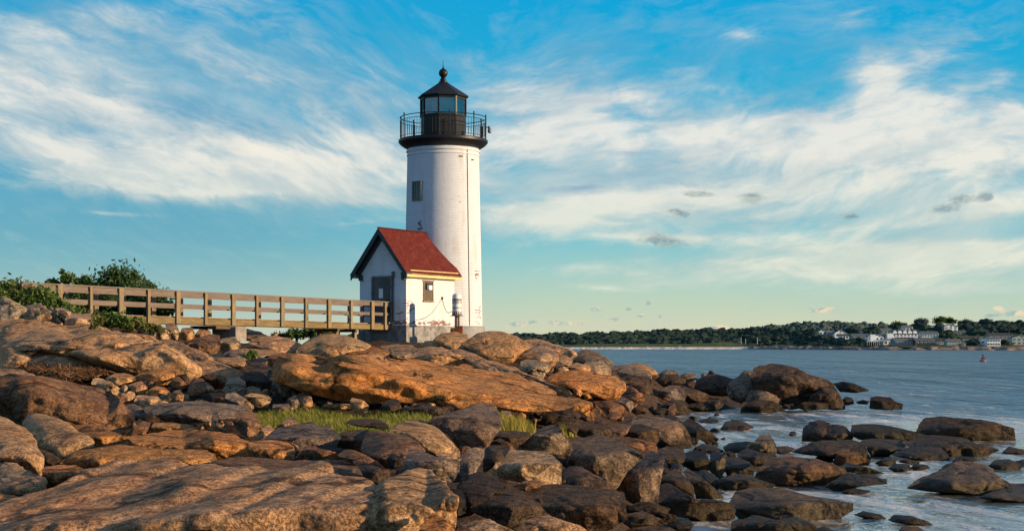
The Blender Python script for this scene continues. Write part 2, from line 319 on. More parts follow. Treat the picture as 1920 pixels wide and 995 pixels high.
# ---------------------------------------------------------------- the rocks, traced one by one
# view tile | colour | style (r round, a angular, s lying slab, m medium) | what it is | outline
TILE = {'A': (0, 560, 4), 'B': (0, 755, 4), 'C': (440, 600, 4), 'D': (440, 755, 4), 'E': (880, 600, 4), 'F': (880, 755, 4), 'G': (1340, 660, 3.31), 'H': (1320, 755, 3.2)}
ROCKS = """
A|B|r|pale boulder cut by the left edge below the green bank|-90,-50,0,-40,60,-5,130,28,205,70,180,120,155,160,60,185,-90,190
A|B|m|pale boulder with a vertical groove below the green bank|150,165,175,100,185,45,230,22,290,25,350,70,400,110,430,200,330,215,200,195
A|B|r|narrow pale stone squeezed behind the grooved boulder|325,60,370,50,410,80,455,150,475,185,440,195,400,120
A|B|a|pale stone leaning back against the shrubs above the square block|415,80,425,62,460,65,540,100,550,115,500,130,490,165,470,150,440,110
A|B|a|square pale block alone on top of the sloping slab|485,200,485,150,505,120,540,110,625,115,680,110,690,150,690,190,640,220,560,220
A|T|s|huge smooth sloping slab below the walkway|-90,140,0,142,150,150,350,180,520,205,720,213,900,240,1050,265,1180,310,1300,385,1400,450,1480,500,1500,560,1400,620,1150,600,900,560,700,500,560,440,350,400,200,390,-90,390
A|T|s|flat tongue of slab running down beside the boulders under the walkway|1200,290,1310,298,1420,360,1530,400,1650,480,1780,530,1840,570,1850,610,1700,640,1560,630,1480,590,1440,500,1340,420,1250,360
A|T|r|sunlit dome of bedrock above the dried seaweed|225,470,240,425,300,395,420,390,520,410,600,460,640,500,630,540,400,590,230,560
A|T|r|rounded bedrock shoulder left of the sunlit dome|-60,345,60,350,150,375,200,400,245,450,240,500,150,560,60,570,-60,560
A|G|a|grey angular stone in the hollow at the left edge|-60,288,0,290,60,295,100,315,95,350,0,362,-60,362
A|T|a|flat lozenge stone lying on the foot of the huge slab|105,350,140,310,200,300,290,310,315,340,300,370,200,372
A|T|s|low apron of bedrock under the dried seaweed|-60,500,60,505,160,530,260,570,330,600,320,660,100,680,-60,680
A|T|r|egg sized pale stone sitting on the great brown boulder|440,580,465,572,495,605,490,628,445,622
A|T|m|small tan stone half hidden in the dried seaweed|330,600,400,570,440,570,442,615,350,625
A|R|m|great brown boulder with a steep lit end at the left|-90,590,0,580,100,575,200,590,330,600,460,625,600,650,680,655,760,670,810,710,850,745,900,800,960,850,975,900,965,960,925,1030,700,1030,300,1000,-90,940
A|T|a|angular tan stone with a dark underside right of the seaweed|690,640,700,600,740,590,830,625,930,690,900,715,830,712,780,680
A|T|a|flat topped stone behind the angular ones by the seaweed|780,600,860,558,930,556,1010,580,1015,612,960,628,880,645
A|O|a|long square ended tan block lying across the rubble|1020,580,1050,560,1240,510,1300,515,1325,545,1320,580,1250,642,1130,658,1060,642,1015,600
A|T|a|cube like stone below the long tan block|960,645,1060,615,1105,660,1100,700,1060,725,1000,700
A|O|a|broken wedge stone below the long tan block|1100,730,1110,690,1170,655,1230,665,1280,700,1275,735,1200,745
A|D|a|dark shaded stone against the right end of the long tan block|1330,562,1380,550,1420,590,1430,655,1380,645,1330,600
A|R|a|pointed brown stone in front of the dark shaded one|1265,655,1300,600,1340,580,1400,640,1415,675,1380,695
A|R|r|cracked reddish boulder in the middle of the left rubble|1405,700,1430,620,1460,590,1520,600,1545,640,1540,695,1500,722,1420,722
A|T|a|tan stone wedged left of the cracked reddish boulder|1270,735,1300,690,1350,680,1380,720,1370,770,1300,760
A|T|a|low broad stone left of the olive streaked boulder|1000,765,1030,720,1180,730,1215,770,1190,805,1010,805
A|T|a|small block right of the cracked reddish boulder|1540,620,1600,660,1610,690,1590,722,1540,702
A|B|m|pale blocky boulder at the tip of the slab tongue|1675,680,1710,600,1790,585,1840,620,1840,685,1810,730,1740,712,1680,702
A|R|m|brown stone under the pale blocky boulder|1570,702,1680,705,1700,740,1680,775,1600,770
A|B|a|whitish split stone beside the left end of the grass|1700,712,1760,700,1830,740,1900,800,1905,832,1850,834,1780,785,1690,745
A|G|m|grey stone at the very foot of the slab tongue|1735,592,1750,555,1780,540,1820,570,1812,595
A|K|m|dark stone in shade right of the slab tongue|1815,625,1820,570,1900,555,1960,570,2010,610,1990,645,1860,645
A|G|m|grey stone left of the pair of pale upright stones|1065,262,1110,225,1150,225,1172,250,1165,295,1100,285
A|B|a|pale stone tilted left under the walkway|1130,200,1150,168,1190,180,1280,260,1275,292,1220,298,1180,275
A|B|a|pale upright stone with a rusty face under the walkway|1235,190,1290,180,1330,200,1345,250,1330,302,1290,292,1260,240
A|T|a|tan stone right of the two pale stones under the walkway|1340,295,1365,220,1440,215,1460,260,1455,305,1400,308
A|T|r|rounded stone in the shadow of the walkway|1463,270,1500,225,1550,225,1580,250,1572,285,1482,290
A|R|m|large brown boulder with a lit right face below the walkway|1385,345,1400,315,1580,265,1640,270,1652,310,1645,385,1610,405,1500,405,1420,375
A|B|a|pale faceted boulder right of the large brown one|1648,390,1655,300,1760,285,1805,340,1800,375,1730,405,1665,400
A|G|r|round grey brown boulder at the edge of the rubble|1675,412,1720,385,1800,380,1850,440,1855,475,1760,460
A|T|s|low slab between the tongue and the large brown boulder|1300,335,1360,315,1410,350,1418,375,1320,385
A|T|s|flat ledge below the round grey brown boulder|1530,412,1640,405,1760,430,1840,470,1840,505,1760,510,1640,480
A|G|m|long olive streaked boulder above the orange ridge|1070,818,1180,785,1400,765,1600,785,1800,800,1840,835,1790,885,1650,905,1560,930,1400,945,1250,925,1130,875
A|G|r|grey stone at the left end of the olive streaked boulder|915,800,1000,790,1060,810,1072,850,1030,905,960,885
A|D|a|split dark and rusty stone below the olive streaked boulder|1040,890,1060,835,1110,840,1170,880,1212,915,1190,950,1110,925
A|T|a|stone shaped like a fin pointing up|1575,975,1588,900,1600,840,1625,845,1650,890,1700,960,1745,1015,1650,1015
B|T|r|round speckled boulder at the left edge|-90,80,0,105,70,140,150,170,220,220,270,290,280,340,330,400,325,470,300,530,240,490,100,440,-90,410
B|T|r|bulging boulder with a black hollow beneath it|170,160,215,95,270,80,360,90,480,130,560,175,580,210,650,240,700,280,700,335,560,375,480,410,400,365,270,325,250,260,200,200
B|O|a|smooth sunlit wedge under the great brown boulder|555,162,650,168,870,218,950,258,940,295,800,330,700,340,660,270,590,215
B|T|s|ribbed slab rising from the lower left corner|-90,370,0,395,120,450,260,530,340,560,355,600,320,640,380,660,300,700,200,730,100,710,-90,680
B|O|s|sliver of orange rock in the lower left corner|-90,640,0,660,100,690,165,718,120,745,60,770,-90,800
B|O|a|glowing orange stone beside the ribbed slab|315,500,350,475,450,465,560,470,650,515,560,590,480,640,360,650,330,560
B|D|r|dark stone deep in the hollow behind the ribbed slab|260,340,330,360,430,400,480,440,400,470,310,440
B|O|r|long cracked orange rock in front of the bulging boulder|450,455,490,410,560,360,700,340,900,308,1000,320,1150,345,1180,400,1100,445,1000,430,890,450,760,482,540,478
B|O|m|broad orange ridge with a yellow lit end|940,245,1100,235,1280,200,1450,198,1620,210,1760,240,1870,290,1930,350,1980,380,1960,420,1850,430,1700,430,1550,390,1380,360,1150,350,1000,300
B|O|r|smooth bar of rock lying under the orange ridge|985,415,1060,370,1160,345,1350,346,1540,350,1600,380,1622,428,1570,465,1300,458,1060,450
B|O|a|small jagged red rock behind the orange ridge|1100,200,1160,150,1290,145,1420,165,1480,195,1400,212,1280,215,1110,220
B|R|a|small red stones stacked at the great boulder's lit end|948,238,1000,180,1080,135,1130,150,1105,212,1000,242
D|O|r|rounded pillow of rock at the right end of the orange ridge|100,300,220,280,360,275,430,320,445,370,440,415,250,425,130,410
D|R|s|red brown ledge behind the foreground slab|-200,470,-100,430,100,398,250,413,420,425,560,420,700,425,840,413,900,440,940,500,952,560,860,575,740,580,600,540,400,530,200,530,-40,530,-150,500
D|G|a|large grey boulder with a diagonal crack in front of the grass|215,275,330,190,440,170,560,145,640,180,700,175,780,230,792,272,740,312,640,325,520,345,460,385,440,345,380,295,260,280
D|T|a|stepped tan stone at the near edge of the grass|290,200,370,130,430,105,480,150,440,180,340,210
D|T|a|small pointed tan stone left of the large grey boulder|150,270,200,200,250,165,320,210,260,262,210,285
D|D|a|dark square stone left of the brown hump at the grass|765,325,780,300,800,240,830,210,900,215,930,200,990,210,975,300,950,352,880,348
D|R|r|brown hump with a shaded belly in front of the grass|952,355,970,270,1000,215,1150,222,1290,250,1370,300,1432,362,1370,400,1300,420,1250,455,1150,475,1060,420,970,385
D|T|r|smooth striped boulder sloping right from the grass|1165,215,1240,160,1330,125,1420,140,1530,200,1620,290,1682,360,1680,397,1600,398,1500,380,1430,365,1370,295,1290,245
F|G|m|big dark boulder with a rusty lit end leaning over the right of the grass|-322,145,-250,100,-120,72,20,20,110,-3,190,15,205,60,232,130,225,200,180,255,130,325,60,335,-60,325,-110,295,-150,235,-220,195,-290,175
D|R|a|cracked brown slab end under the large grey boulder|470,390,510,330,580,315,640,340,760,370,850,410,700,425,500,420
D|R|r|low brown stone with a curved back below the brown hump|775,395,830,350,900,355,1000,400,1090,460,1105,485,1000,480,880,430
D|D|a|dark ledge in the cleft behind the foreground slab|880,425,1000,450,1110,490,1205,510,1180,570,1080,600,980,570,940,500
D|K|a|black wedge edged with light in the cleft|1138,425,1180,375,1290,420,1270,465,1180,490,1150,470
D|G|a|olive grey saddle shaped boulder|1225,530,1260,500,1290,400,1310,335,1400,360,1500,400,1690,430,1682,500,1640,570,1560,590,1440,500,1330,510
D|T|r|small tan stone resting on the olive grey saddle|1508,385,1560,370,1640,380,1700,410,1680,435,1560,425
D|G|r|pale green grey boulder with a cream streak|1680,490,1700,400,1740,350,1800,335,1868,345,1870,400,1820,490,1790,570,1700,550
F|K|r|black boulder in deep shade left of the pale square block|-90,620,-40,580,0,540,60,518,110,515,170,560,240,600,252,640,200,665,100,770,20,810,-80,830,-120,740
D|K|m|black stone in the gap right of the foreground block|1600,640,1700,650,1730,700,1740,810,1670,830
F|D|a|dark boulder against the back of the pale square block|105,410,120,340,170,315,250,318,302,350,270,400,210,450,170,480,105,510
C|G|s|grey slab edge beneath the concrete pier of the walkway|-30,70,50,52,100,62,200,90,262,120,180,150,60,145,-30,125
C|T|r|brown dome left of the green gap under the walkway|100,170,130,140,190,125,300,116,400,140,500,180,500,205,460,250,330,260,240,240,150,195
C|T|r|large domed boulder directly below the walkway's house end|463,245,480,200,560,150,640,110,720,103,820,115,930,150,1020,190,980,220,900,240,830,280,700,290,540,275
C|O|r|low tan dome in front of the large domed boulder|838,278,880,222,960,200,1060,200,1160,238,1150,262,1000,270,900,290
C|T|s|long low ledge left of the brown dome|40,210,100,185,200,195,300,225,350,245,240,265,160,305,100,285,60,250
C|G|r|round grey stone beside the green tuft|-60,230,20,225,60,250,100,290,92,310,0,300
C|D|a|dark brown stone at the left end of the great whaleback|70,360,90,320,200,322,290,370,292,445,200,418,100,400
C|R|a|shaded brown block above the whaleback's left end|252,355,255,270,350,243,440,250,400,295,340,350,290,380
C|G|r|low grey stone just below the green tuft|118,300,200,275,250,285,252,335,170,335,120,320
C|O|w|great whaleback of bedrock in the middle of the shore|285,440,300,370,360,290,440,255,590,252,700,278,900,290,1150,300,1400,325,1700,378,1900,398,2060,430,2230,480,2360,540,2480,580,2560,610,2480,645,2400,660,2240,670,2050,665,1900,650,1700,660,1500,630,1350,620,1230,620,1000,620,800,600,700,580,540,540,420,490
C|T|s|thin ledge against the foot of the entry house|1088,200,1180,183,1330,188,1372,230,1340,300,1200,282,1160,245
C|T|m|smooth wedge of bedrock below the fog signal|1322,268,1350,220,1450,198,1560,208,1680,258,1762,310,1740,338,1600,352,1440,325,1340,300
C|T|r|low tan ridge behind the great whaleback|838,290,900,268,1000,253,1150,263,1218,300,1150,322,950,312
C|T|r|small rounded stone against the stone footing|1398,190,1430,155,1500,153,1560,190,1562,210,1420,212
C|T|r|brown boulder carrying the fog signal|1488,155,1520,125,1560,98,1650,88,1740,110,1752,150,1700,200,1640,230,1560,200
C|B|m|pale stone wedged right of the brown signal boulder|1648,230,1700,188,1780,218,1832,280,1760,300,1700,262
E|T|s|long diagonal rib of bedrock running down from the tower|-150,215,-50,222,60,278,180,308,260,338,360,358,450,418,540,428,600,478,700,500,760,540,700,560,560,540,430,490,280,440,120,400,0,310,-100,270
C|O|m|stubby tan stone at the upper edge of the whaleback|1688,345,1700,328,1760,328,1840,368,1872,402,1760,400,1690,370
C|D|a|dark jointed boulder with rusty right side in the rubble|48,430,90,395,190,388,280,460,292,500,240,545,190,510,100,490
C|B|m|pale grey boulder at the middle left of the rubble|-40,430,30,425,80,460,82,505,62,570,0,550,-40,510
C|T|a|small lit block below the jointed boulder|72,570,80,510,130,495,190,510,195,545,120,565
C|B|a|tall leaning block with a pale right face|265,500,300,440,370,420,410,480,445,560,350,580,268,540
C|T|a|angular tan block left of the small cube stone|65,580,100,555,170,530,240,550,277,590,240,655,170,655,100,615
C|G|a|cube stone in the gravel beside the grass|375,640,395,590,460,555,490,640,460,665,400,650
C|T|r|rounded stone right of the cube stone|470,580,480,540,520,540,570,570,592,642,520,655,480,622
C|G|a|flat sided stone at the back edge of the grass|283,670,290,630,400,625,417,642,400,675,300,680
C|G|r|small grey stone at the whaleback's foot|608,612,640,580,700,588,718,622,650,630
C|T|a|triangular tan stone behind the grass|865,650,870,600,880,580,960,598,1008,642,990,680,900,680
C|D|a|dark hunched stone behind the grass|1088,665,1120,610,1190,590,1232,600,1252,662,1240,695,1140,688
C|B|a|little whitish stone between dark stones behind the grass|1248,668,1280,640,1320,648,1322,685,1260,692
C|D|a|long dark jagged stone behind the right of the grass|1308,670,1340,640,1400,620,1500,645,1560,655,1620,638,1642,660,1640,698,1550,708,1480,708,1400,690,1330,688
C|D|r|dark weed covered hump lying in the grass|835,775,860,748,960,738,1080,742,1150,785,1162,830,1080,812,950,800
C|T|a|low pale edged stone at the back of the grass|655,645,680,630,760,624,862,628,865,665,780,660,700,658
C|D|a|dark flat stone under the whaleback's left belly|535,565,600,528,690,548,692,580,600,598,550,592
C|D|r|dark brown stone beside the tall leaning block|395,480,400,458,460,452,520,498,532,545,460,545,430,512
C|R|m|brown leaning block at the left tip of the grass|-14,770,-10,715,20,690,110,665,150,700,212,800,195,838,100,860,20,830
E|T|r|big rounded dome right of the tower foot|-70,180,0,148,60,98,150,80,250,86,340,122,420,168,485,192,400,235,330,305,200,328,100,300,50,270,-10,215
E|T|s|long sloping rock behind the big rounded dome|405,150,500,132,620,175,720,198,800,238,808,262,740,290,680,270,600,220,480,200
E|T|m|tan boulder right of the big rounded dome|322,315,360,260,430,218,530,188,600,208,667,258,672,305,640,340,620,380,560,345,400,325
E|T|r|round stone tucked between two tan boulders near the skyline|660,300,668,278,700,266,750,278,778,308,760,340,680,338
E|B|a|square block below the tan boulders|378,375,385,310,430,295,540,308,592,318,602,372,550,425,480,415
E|B|a|pale pointed stone right of the square block|618,390,630,350,650,308,700,338,752,372,700,408,650,408
E|G|r|grey domed boulder with two splits on the far skyline|772,325,790,260,860,220,900,223,960,243,1030,285,1082,330,1050,358,980,345,860,335
E|B|r|pale rounded boulder with a ribbed front|848,345,870,320,920,308,1010,323,1062,370,1058,420,960,415,870,385
E|T|m|low tan stone left of the pale ribbed boulder|728,350,800,318,900,338,925,370,880,395,800,385
E|O|m|broad orange boulder with two dark clefts|585,460,620,410,700,382,850,378,960,398,1000,415,1080,420,1162,468,1162,525,1110,575,1040,580,930,560,850,550,780,520,680,500
E|G|r|long rounded grey boulder at the start of the point|1058,375,1090,338,1180,333,1300,373,1372,408,1362,435,1250,430,1120,420
E|T|r|far rounded ridge behind the long grey boulder|1158,345,1240,320,1340,338,1400,378,1412,405,1350,415,1260,380
E|D|r|shaded low boulder under the long grey boulder|1108,440,1200,410,1340,418,1372,450,1350,500,1220,515,1150,490
E|D|r|dark loaf shaped boulder in the middle of the point|1370,490,1390,430,1450,403,1560,408,1622,440,1620,470,1500,495
E|G|r|low grey hump behind the dark loaf|1415,410,1470,373,1550,378,1575,412,1440,420
E|G|r|small hump between the dark loaf and the dark boulder|1560,425,1620,393,1700,403,1705,445,1640,460
E|D|r|wide dark boulder at the neck of the point|1690,510,1710,440,1780,408,1850,398,1950,428,2065,468,2045,540,1900,560,1760,545
E|O|a|thin orange flake propped under the orange boulder|775,520,810,488,855,545,830,570,790,550
E|T|m|tan stone in front of the orange boulder's clefts|945,560,1000,498,1060,518,1092,560,1060,595,980,590
E|R|r|brown stone at the right foot of the orange boulder|1145,530,1220,498,1260,528,1312,560,1315,600,1240,610,1160,590
E|D|r|dark stone behind the brown one at the orange boulder's foot|1215,495,1260,468,1330,498,1362,545,1300,570,1250,540
E|G|a|big faceted grey block with a black underside|1385,560,1440,508,1500,488,1590,493,1628,560,1605,618,1500,612,1430,602
E|O|a|red brown plate at the lower end of the great whaleback|692,640,760,588,850,598,925,618,937,700,932,745,860,700,760,670
E|D|r|smooth dark boulder with a rusty top behind the second grass tuft|532,765,560,700,640,658,720,643,770,678,812,745,760,780,640,785,560,780
E|R|a|jointed brown rock sloping toward the shallow water|925,580,1000,578,1080,608,1150,638,1202,700,1150,720,1060,715,1000,670,940,625
E|G|a|grey brown rock beside the sloping jointed one|1055,610,1140,568,1230,608,1245,640,1205,690,1120,655
E|D|a|dark triangular rock at the water's first inlet|1195,690,1240,640,1310,638,1352,680,1300,705,1220,705
E|D|a|dark tapering ridge behind the shallow inlet|1495,510,1580,488,1700,518,1800,558,1780,610,1650,600,1610,560
E|D|s|wet dark shelf at the back of the shallow inlet|1615,650,1700,598,1860,588,1902,630,1880,668,1760,675,1680,665
E|D|a|dark split stone standing in the inlet|1425,640,1480,603,1600,598,1652,640,1620,700,1500,710,1450,670
E|R|a|small pointed brown stone at the inlet edge|1465,710,1500,650,1540,628,1562,690,1540,720
E|D|a|thin tilted dark slab near the brown plate|825,745,850,698,920,738,935,762
E|D|r|small dark stone at the inner tip of the inlet|930,780,960,743,1010,738,1032,778,980,788
E|R|r|low brown cobble above the inner tip of the inlet|1025,725,1060,688,1110,688,1142,722,1100,742,1040,740
E|G|a|massive dark slab sided boulder with a flat top beside the inlet|1222,775,1250,720,1300,706,1450,728,1560,758,1610,800,1652,870,1665,935,1560,940,1440,905,1410,840,1330,805,1240,790
E|D|r|brown hump behind the big leaning wedge|635,780,700,738,780,738,842,758,800,850,740,825,680,800
E|D|a|long dark boulder right of the grass tuft|785,850,820,770,880,763,960,778,1060,828,1110,868,960,875,850,870
E|R|r|brown boulder sunk behind the creased dark one|985,792,1100,773,1212,783,1180,850,1130,870,1060,830
E|D|a|creased dark boulder left of the massive slab sided one|1145,860,1200,788,1290,778,1400,818,1435,880,1400,925,1280,905,1160,885
E|D|a|dark sharp edged stone right of the massive boulder|1445,750,1500,698,1560,728,1605,775,1580,800,1520,780
E|D|a|row of dark broken rock along the inlet's near bank|1595,770,1650,733,1730,778,1800,828,1872,890,1820,940,1720,890,1640,840
E|D|r|dark stone in the shadow of the massive boulder|1615,830,1680,848,1725,890,1700,935,1650,915
E|K|r|flat black stone awash in the inlet|1708,756,1740,742,1800,733,1870,743,1862,768,1760,772
E|K|r|low wet stone at the mouth of the inlet|1345,690,1400,648,1470,658,1475,695,1400,705
E|O|a|small bright stone at the foot of the whaleback's end|848,548,890,533,917,582,870,590
E|B|a|pale stone on the ledge behind the rusty leaning boulder|195,650,220,628,280,638,288,668,230,678
E|B|a|pale block at the right foot of the rusty leaning boulder|215,700,240,678,310,683,328,755,230,755
E|R|a|dark red stone among cobbles under the whaleback|318,670,370,643,388,682,340,698
E|R|a|brown cobble right of the pale block|345,735,390,688,422,742,370,765
E|R|a|triangular brown cobble under the whaleback|465,690,500,638,562,680,552,715,490,708
E|D|r|long black ledge below the second grass tuft|160,300,190,250,210,215,400,210,440,240,380,310,300,310
F|D|a|black log shaped rock under the second grass tuft|150,260,200,212,310,208,440,218,460,250,400,300,330,320,240,300
F|G|a|leaning wedge with a pale plank like top|360,350,390,290,480,230,560,178,620,163,660,178,700,230,760,290,775,350,740,390,690,390,560,372,420,358
F|G|a|largest pale speckled boulder facing the camera|718,430,740,330,770,293,850,263,960,236,1040,253,1150,300,1250,345,1302,380,1320,405,1240,460,1180,520,1130,585,1080,612,1000,575,900,510,760,490
F|G|a|upright wedge shaped boulder leaning right|1085,620,1120,540,1180,478,1280,400,1330,385,1360,363,1400,378,1462,408,1468,440,1442,530,1422,640,1412,760,1300,755,1200,755,1120,700
F|B|a|pale square block tilted in the dark boulders|172,545,200,450,240,368,300,348,430,352,560,358,630,390,702,460,692,540,687,622,600,618,480,605,420,592,290,575
F|D|r|round shouldered brown boulder below the largest speckled one|687,610,700,510,760,473,830,478,960,548,1060,608,1125,675,960,670,800,660
F|D|a|wide dark faceted boulder with a lit right end|445,680,500,630,640,616,780,628,960,648,1142,678,1152,780,1165,865,1040,925,920,955,860,920,640,850,520,780
F|D|a|dark ribbed rock slope left of the wide faceted boulder|20,810,70,760,120,718,220,658,330,638,420,688,520,758,585,835,440,860,380,900,270,920,120,850
F|R|m|small brown stone on top of the dark ribbed slope|325,625,400,588,520,573,552,600,520,635,420,655
F|B|m|pale rock in the bottom centre cut by the frame|-90,940,-60,890,0,888,150,868,260,918,370,980,360,1030,-100,1030
F|T|r|pinkish flat boulder along the bottom edge|308,920,370,878,430,823,560,828,700,878,840,918,905,980,870,1030,380,1030
F|D|a|grey brown jointed rock with a lit shoulder|1425,610,1470,550,1540,498,1590,528,1670,618,1682,695,1640,700,1560,640,1440,620
F|G|r|small knob on top of the jointed rock|1508,500,1530,450,1570,443,1602,480,1595,535,1540,520
F|D|a|dark plate leaning on the jointed rock|1605,520,1640,493,1720,538,1830,628,1915,710,1840,730,1700,705,1675,620
F|K|r|dark round back right of the leaning plate|1698,520,1760,498,1840,538,1872,600,1862,660,1780,590
F|D|a|long dark sloping rock reaching the lower pool|1425,810,1422,700,1440,620,1500,600,1640,690,1740,740,1920,738,1965,760,1935,870,1760,885,1700,865,1600,850,1500,840
F|D|a|square brown rock at the edge of the lower pool|1165,915,1190,830,1300,808,1440,868,1455,915,1400,930,1240,945
F|D|r|smooth dark rock below the upright wedge|1195,800,1200,775,1260,743,1350,738,1502,790,1480,825,1300,825
F|D|a|small brown rock above the lower pool|1375,835,1450,803,1560,848,1575,888,1450,885
F|K|r|black wet stone in the lower pool|1465,930,1500,888,1560,878,1640,868,1685,910,1660,950,1560,955
F|D|a|flat brown ledge along the bottom by the lower pool|1180,960,1300,923,1400,918,1500,928,1555,960,1550,1020,1180,1020
F|D|r|low boulder behind the upright wedge|1398,310,1440,268,1530,263,1620,283,1690,310,1600,340,1420,335
F|D|a|brown shaded rock right of the upright wedge|1375,360,1480,328,1600,343,1625,400,1600,460,1560,455,1500,490,1470,430
F|K|a|blue black block in shade beside the pale ended stone|1600,470,1620,370,1700,353,1770,370,1810,440,1800,510,1700,515
F|G|a|pale ended stone standing among dark rocks|1795,500,1810,380,1840,360,1882,380,1925,430,1920,505,1880,570,1820,525
F|D|r|dark round stone behind the pale ended stone|1685,330,1750,303,1830,318,1895,350,1880,380,1760,365
F|R|m|long dark beam like rock behind the largest speckled boulder|995,258,1100,243,1300,276,1390,298,1408,340,1400,372,1330,370,1260,345,1100,300
F|D|a|dark thin slab below the black log shaped rock|145,295,230,262,330,308,375,345,280,345,160,335
G|D|m|biggest sea boulder on the tip of the point|233,160,245,105,280,80,360,70,430,80,520,103,600,138,700,168,748,195,732,235,640,290,580,330,460,330,400,305,300,240,240,215
G|D|m|dark triangular boulder leaning on the biggest sea boulder|575,315,600,268,680,213,730,200,762,240,792,300,805,342,740,345,620,335
G|G|r|small round boulder on the left shoulder of the biggest one|148,150,180,116,230,116,238,150,180,160
G|G|r|smooth grey boulder left of the biggest sea boulder|72,240,90,180,170,138,210,133,240,160,262,210,235,270,180,305,100,285
G|G|r|grey boulder in front of the biggest sea boulder|188,310,210,250,260,213,330,218,370,248,402,310,380,340
G|G|r|narrow stone against the biggest sea boulder|352,240,380,220,410,248,418,315,390,328
G|D|m|flat grooved boulder at the water in front of the point|163,370,175,310,290,293,360,298,400,323,435,360,300,375
G|D|m|low dark stone between the flat boulder and the long block|412,340,440,322,490,318,508,348,420,352
G|D|a|long low block with a pale end at the point|490,340,560,306,640,312,700,313,702,350,560,356
G|D|r|small stone at the left waterline of the point|-30,310,20,293,45,313,42,352,0,358
G|K|r|low dark reef breaking the water beyond the point|738,195,800,180,870,198,962,237,880,245,780,242
G|K|m|wet black stone off the right tip of the point|775,300,820,276,855,287,862,320,800,326
G|K|r|thin black stone awash right of the point|876,308,920,293,958,305,950,322,890,320
G|K|a|black blocky rock standing alone in the sea|962,345,968,280,1000,270,1090,278,1130,308,1168,320,1162,350,1090,352,1000,350
G|R|r|red brown low dome in the shallow water|35,478,70,430,140,416,200,438,245,468,180,485,60,488
G|D|r|tiny round stone alone in the bright shallow water|458,512,475,490,498,488,510,512,485,520
G|D|m|left peaked dark boulder in the calm water|543,560,548,470,590,433,650,418,712,438,725,480,690,550,620,562
G|D|m|dark boulder joined to the left peaked one|660,550,690,490,715,450,760,448,812,465,855,520,845,560,740,562
G|K|m|smooth dark hump in the calm water's middle|843,510,860,460,900,443,980,443,1080,453,1200,478,1305,508,1250,565,1180,560,1050,550,900,540
G|D|m|long block boulder with a square right end out in the water|1250,500,1280,440,1320,408,1400,401,1560,413,1740,438,1862,468,1870,555,1760,562,1650,555,1480,535,1340,520
H|D|r|dark low boulder behind the tan one by the water|115,265,150,240,250,230,300,238,285,285,210,300,130,295
H|B|m|tan boulder glowing against the bright water|245,290,290,235,340,193,390,190,432,240,438,292,400,312,330,300
H|R|r|low brown stone right of the tan boulder|425,260,500,258,550,275,500,308,440,308
H|D|m|broad dark rock with a ridge above the orange one|530,295,600,258,700,223,800,222,900,223,962,248,1003,330,990,375,900,375,800,340,700,320,600,308
H|O|a|orange faced rock at the right of the brown shelf|765,380,800,300,830,270,900,288,960,328,992,368,860,382
H|D|m|dark rock in the middle of the right hand group|915,245,960,218,1060,213,1180,222,1210,260,1120,308,1070,330,1010,326,975,275
H|D|r|small capped stone on the right hand group|1055,215,1100,186,1160,188,1195,220,1120,228
H|D|r|loaf shaped wet rock at the right group's front|1125,310,1180,278,1300,258,1400,256,1452,300,1465,338,1350,352,1220,335
H|D|m|long dark rock trailing into the water on the right|1195,240,1300,193,1440,198,1560,218,1700,258,1765,282,1700,310,1560,330,1480,325,1420,275,1260,270
H|R|r|rusty round stone on the brown shelf|645,350,700,308,760,308,778,350,740,370
H|D|m|dark rock between the tan boulder and the brown shelf|195,310,260,268,330,298,420,308,445,330,380,360,330,390,250,380
H|D|m|reddish dark rock at the left side of the brown shelf|95,330,180,318,270,348,308,395,290,440,150,440,110,390
H|R|m|broad brown shelf of rock in the lower right group|300,460,330,380,400,328,500,313,620,328,720,348,853,400,830,450,740,490,600,510,430,500
H|D|a|thin dark slab pointing right off the brown shelf|835,375,860,358,1000,388,1085,422,1000,430,860,412
H|D|m|wet brown ledge sloping into the right water|725,500,850,410,930,428,1000,428,1090,458,1105,485,940,500,830,540
H|D|m|dark ledge behind the big front slab|85,510,110,450,220,428,310,448,430,488,385,530,200,530
H|G|a|big flat topped slab with a shaded front in the lower right|160,600,200,530,300,508,480,513,600,543,750,568,885,600,885,645,800,690,700,715,620,712,480,705,250,715,185,660
H|D|m|round dark rocks cut by the bottom edge in the lower pool|165,800,172,710,300,673,420,698,540,688,622,708,665,740,665,810
H|G|m|large pointed dark rock alone in the right water|1225,510,1300,450,1450,378,1520,348,1600,350,1680,368,1760,428,1855,490,1740,550,1640,562,1500,540,1330,525
H|G|s|smooth grey rock cut by the right edge|1655,565,1720,528,1850,483,1920,478,2010,500,2010,610,1900,600,1780,585
H|D|m|small dark rock near the right edge of the water|1705,378,1760,338,1830,338,1905,370,1890,402,1760,402
H|K|a|first of the small wet stones in the right channel|1025,360,1100,323,1150,348,1155,382,1060,380
H|K|m|largest of the small wet stones in the right channel|1105,395,1140,363,1230,368,1245,402,1160,418
H|K|a|farthest flat wet stone in the right channel|1165,355,1200,328,1292,353,1282,375
H|K|m|rightmost little pair of wet stones in the channel|1232,392,1270,363,1340,373,1355,392,1280,408
H|K|r|dark stone peeping behind the large pointed rock|1485,360,1520,318,1600,323,1645,345,1560,360
H|R|r|low brown stone by the right edge above the small dark one|1785,300,1830,260,1920,278,1995,300,1900,310
H|K|r|low black rock awash at the bottom right|1105,700,1150,670,1250,678,1340,708,1385,738,1260,732,1140,715
H|R|r|brown stone cut by the bottom edge near the right|1155,790,1190,736,1280,738,1325,768,1310,810,1170,810
H|K|r|wet stone just under the surface off the front slab|895,668,960,648,1060,668,1095,692,980,698
H|K|r|black stone at the bottom beside the round dark rocks|635,760,720,738,780,763,775,805,650,805
H|K|r|low wet ledge right of the brown shelf|825,528,900,508,1000,528,960,548,850,550
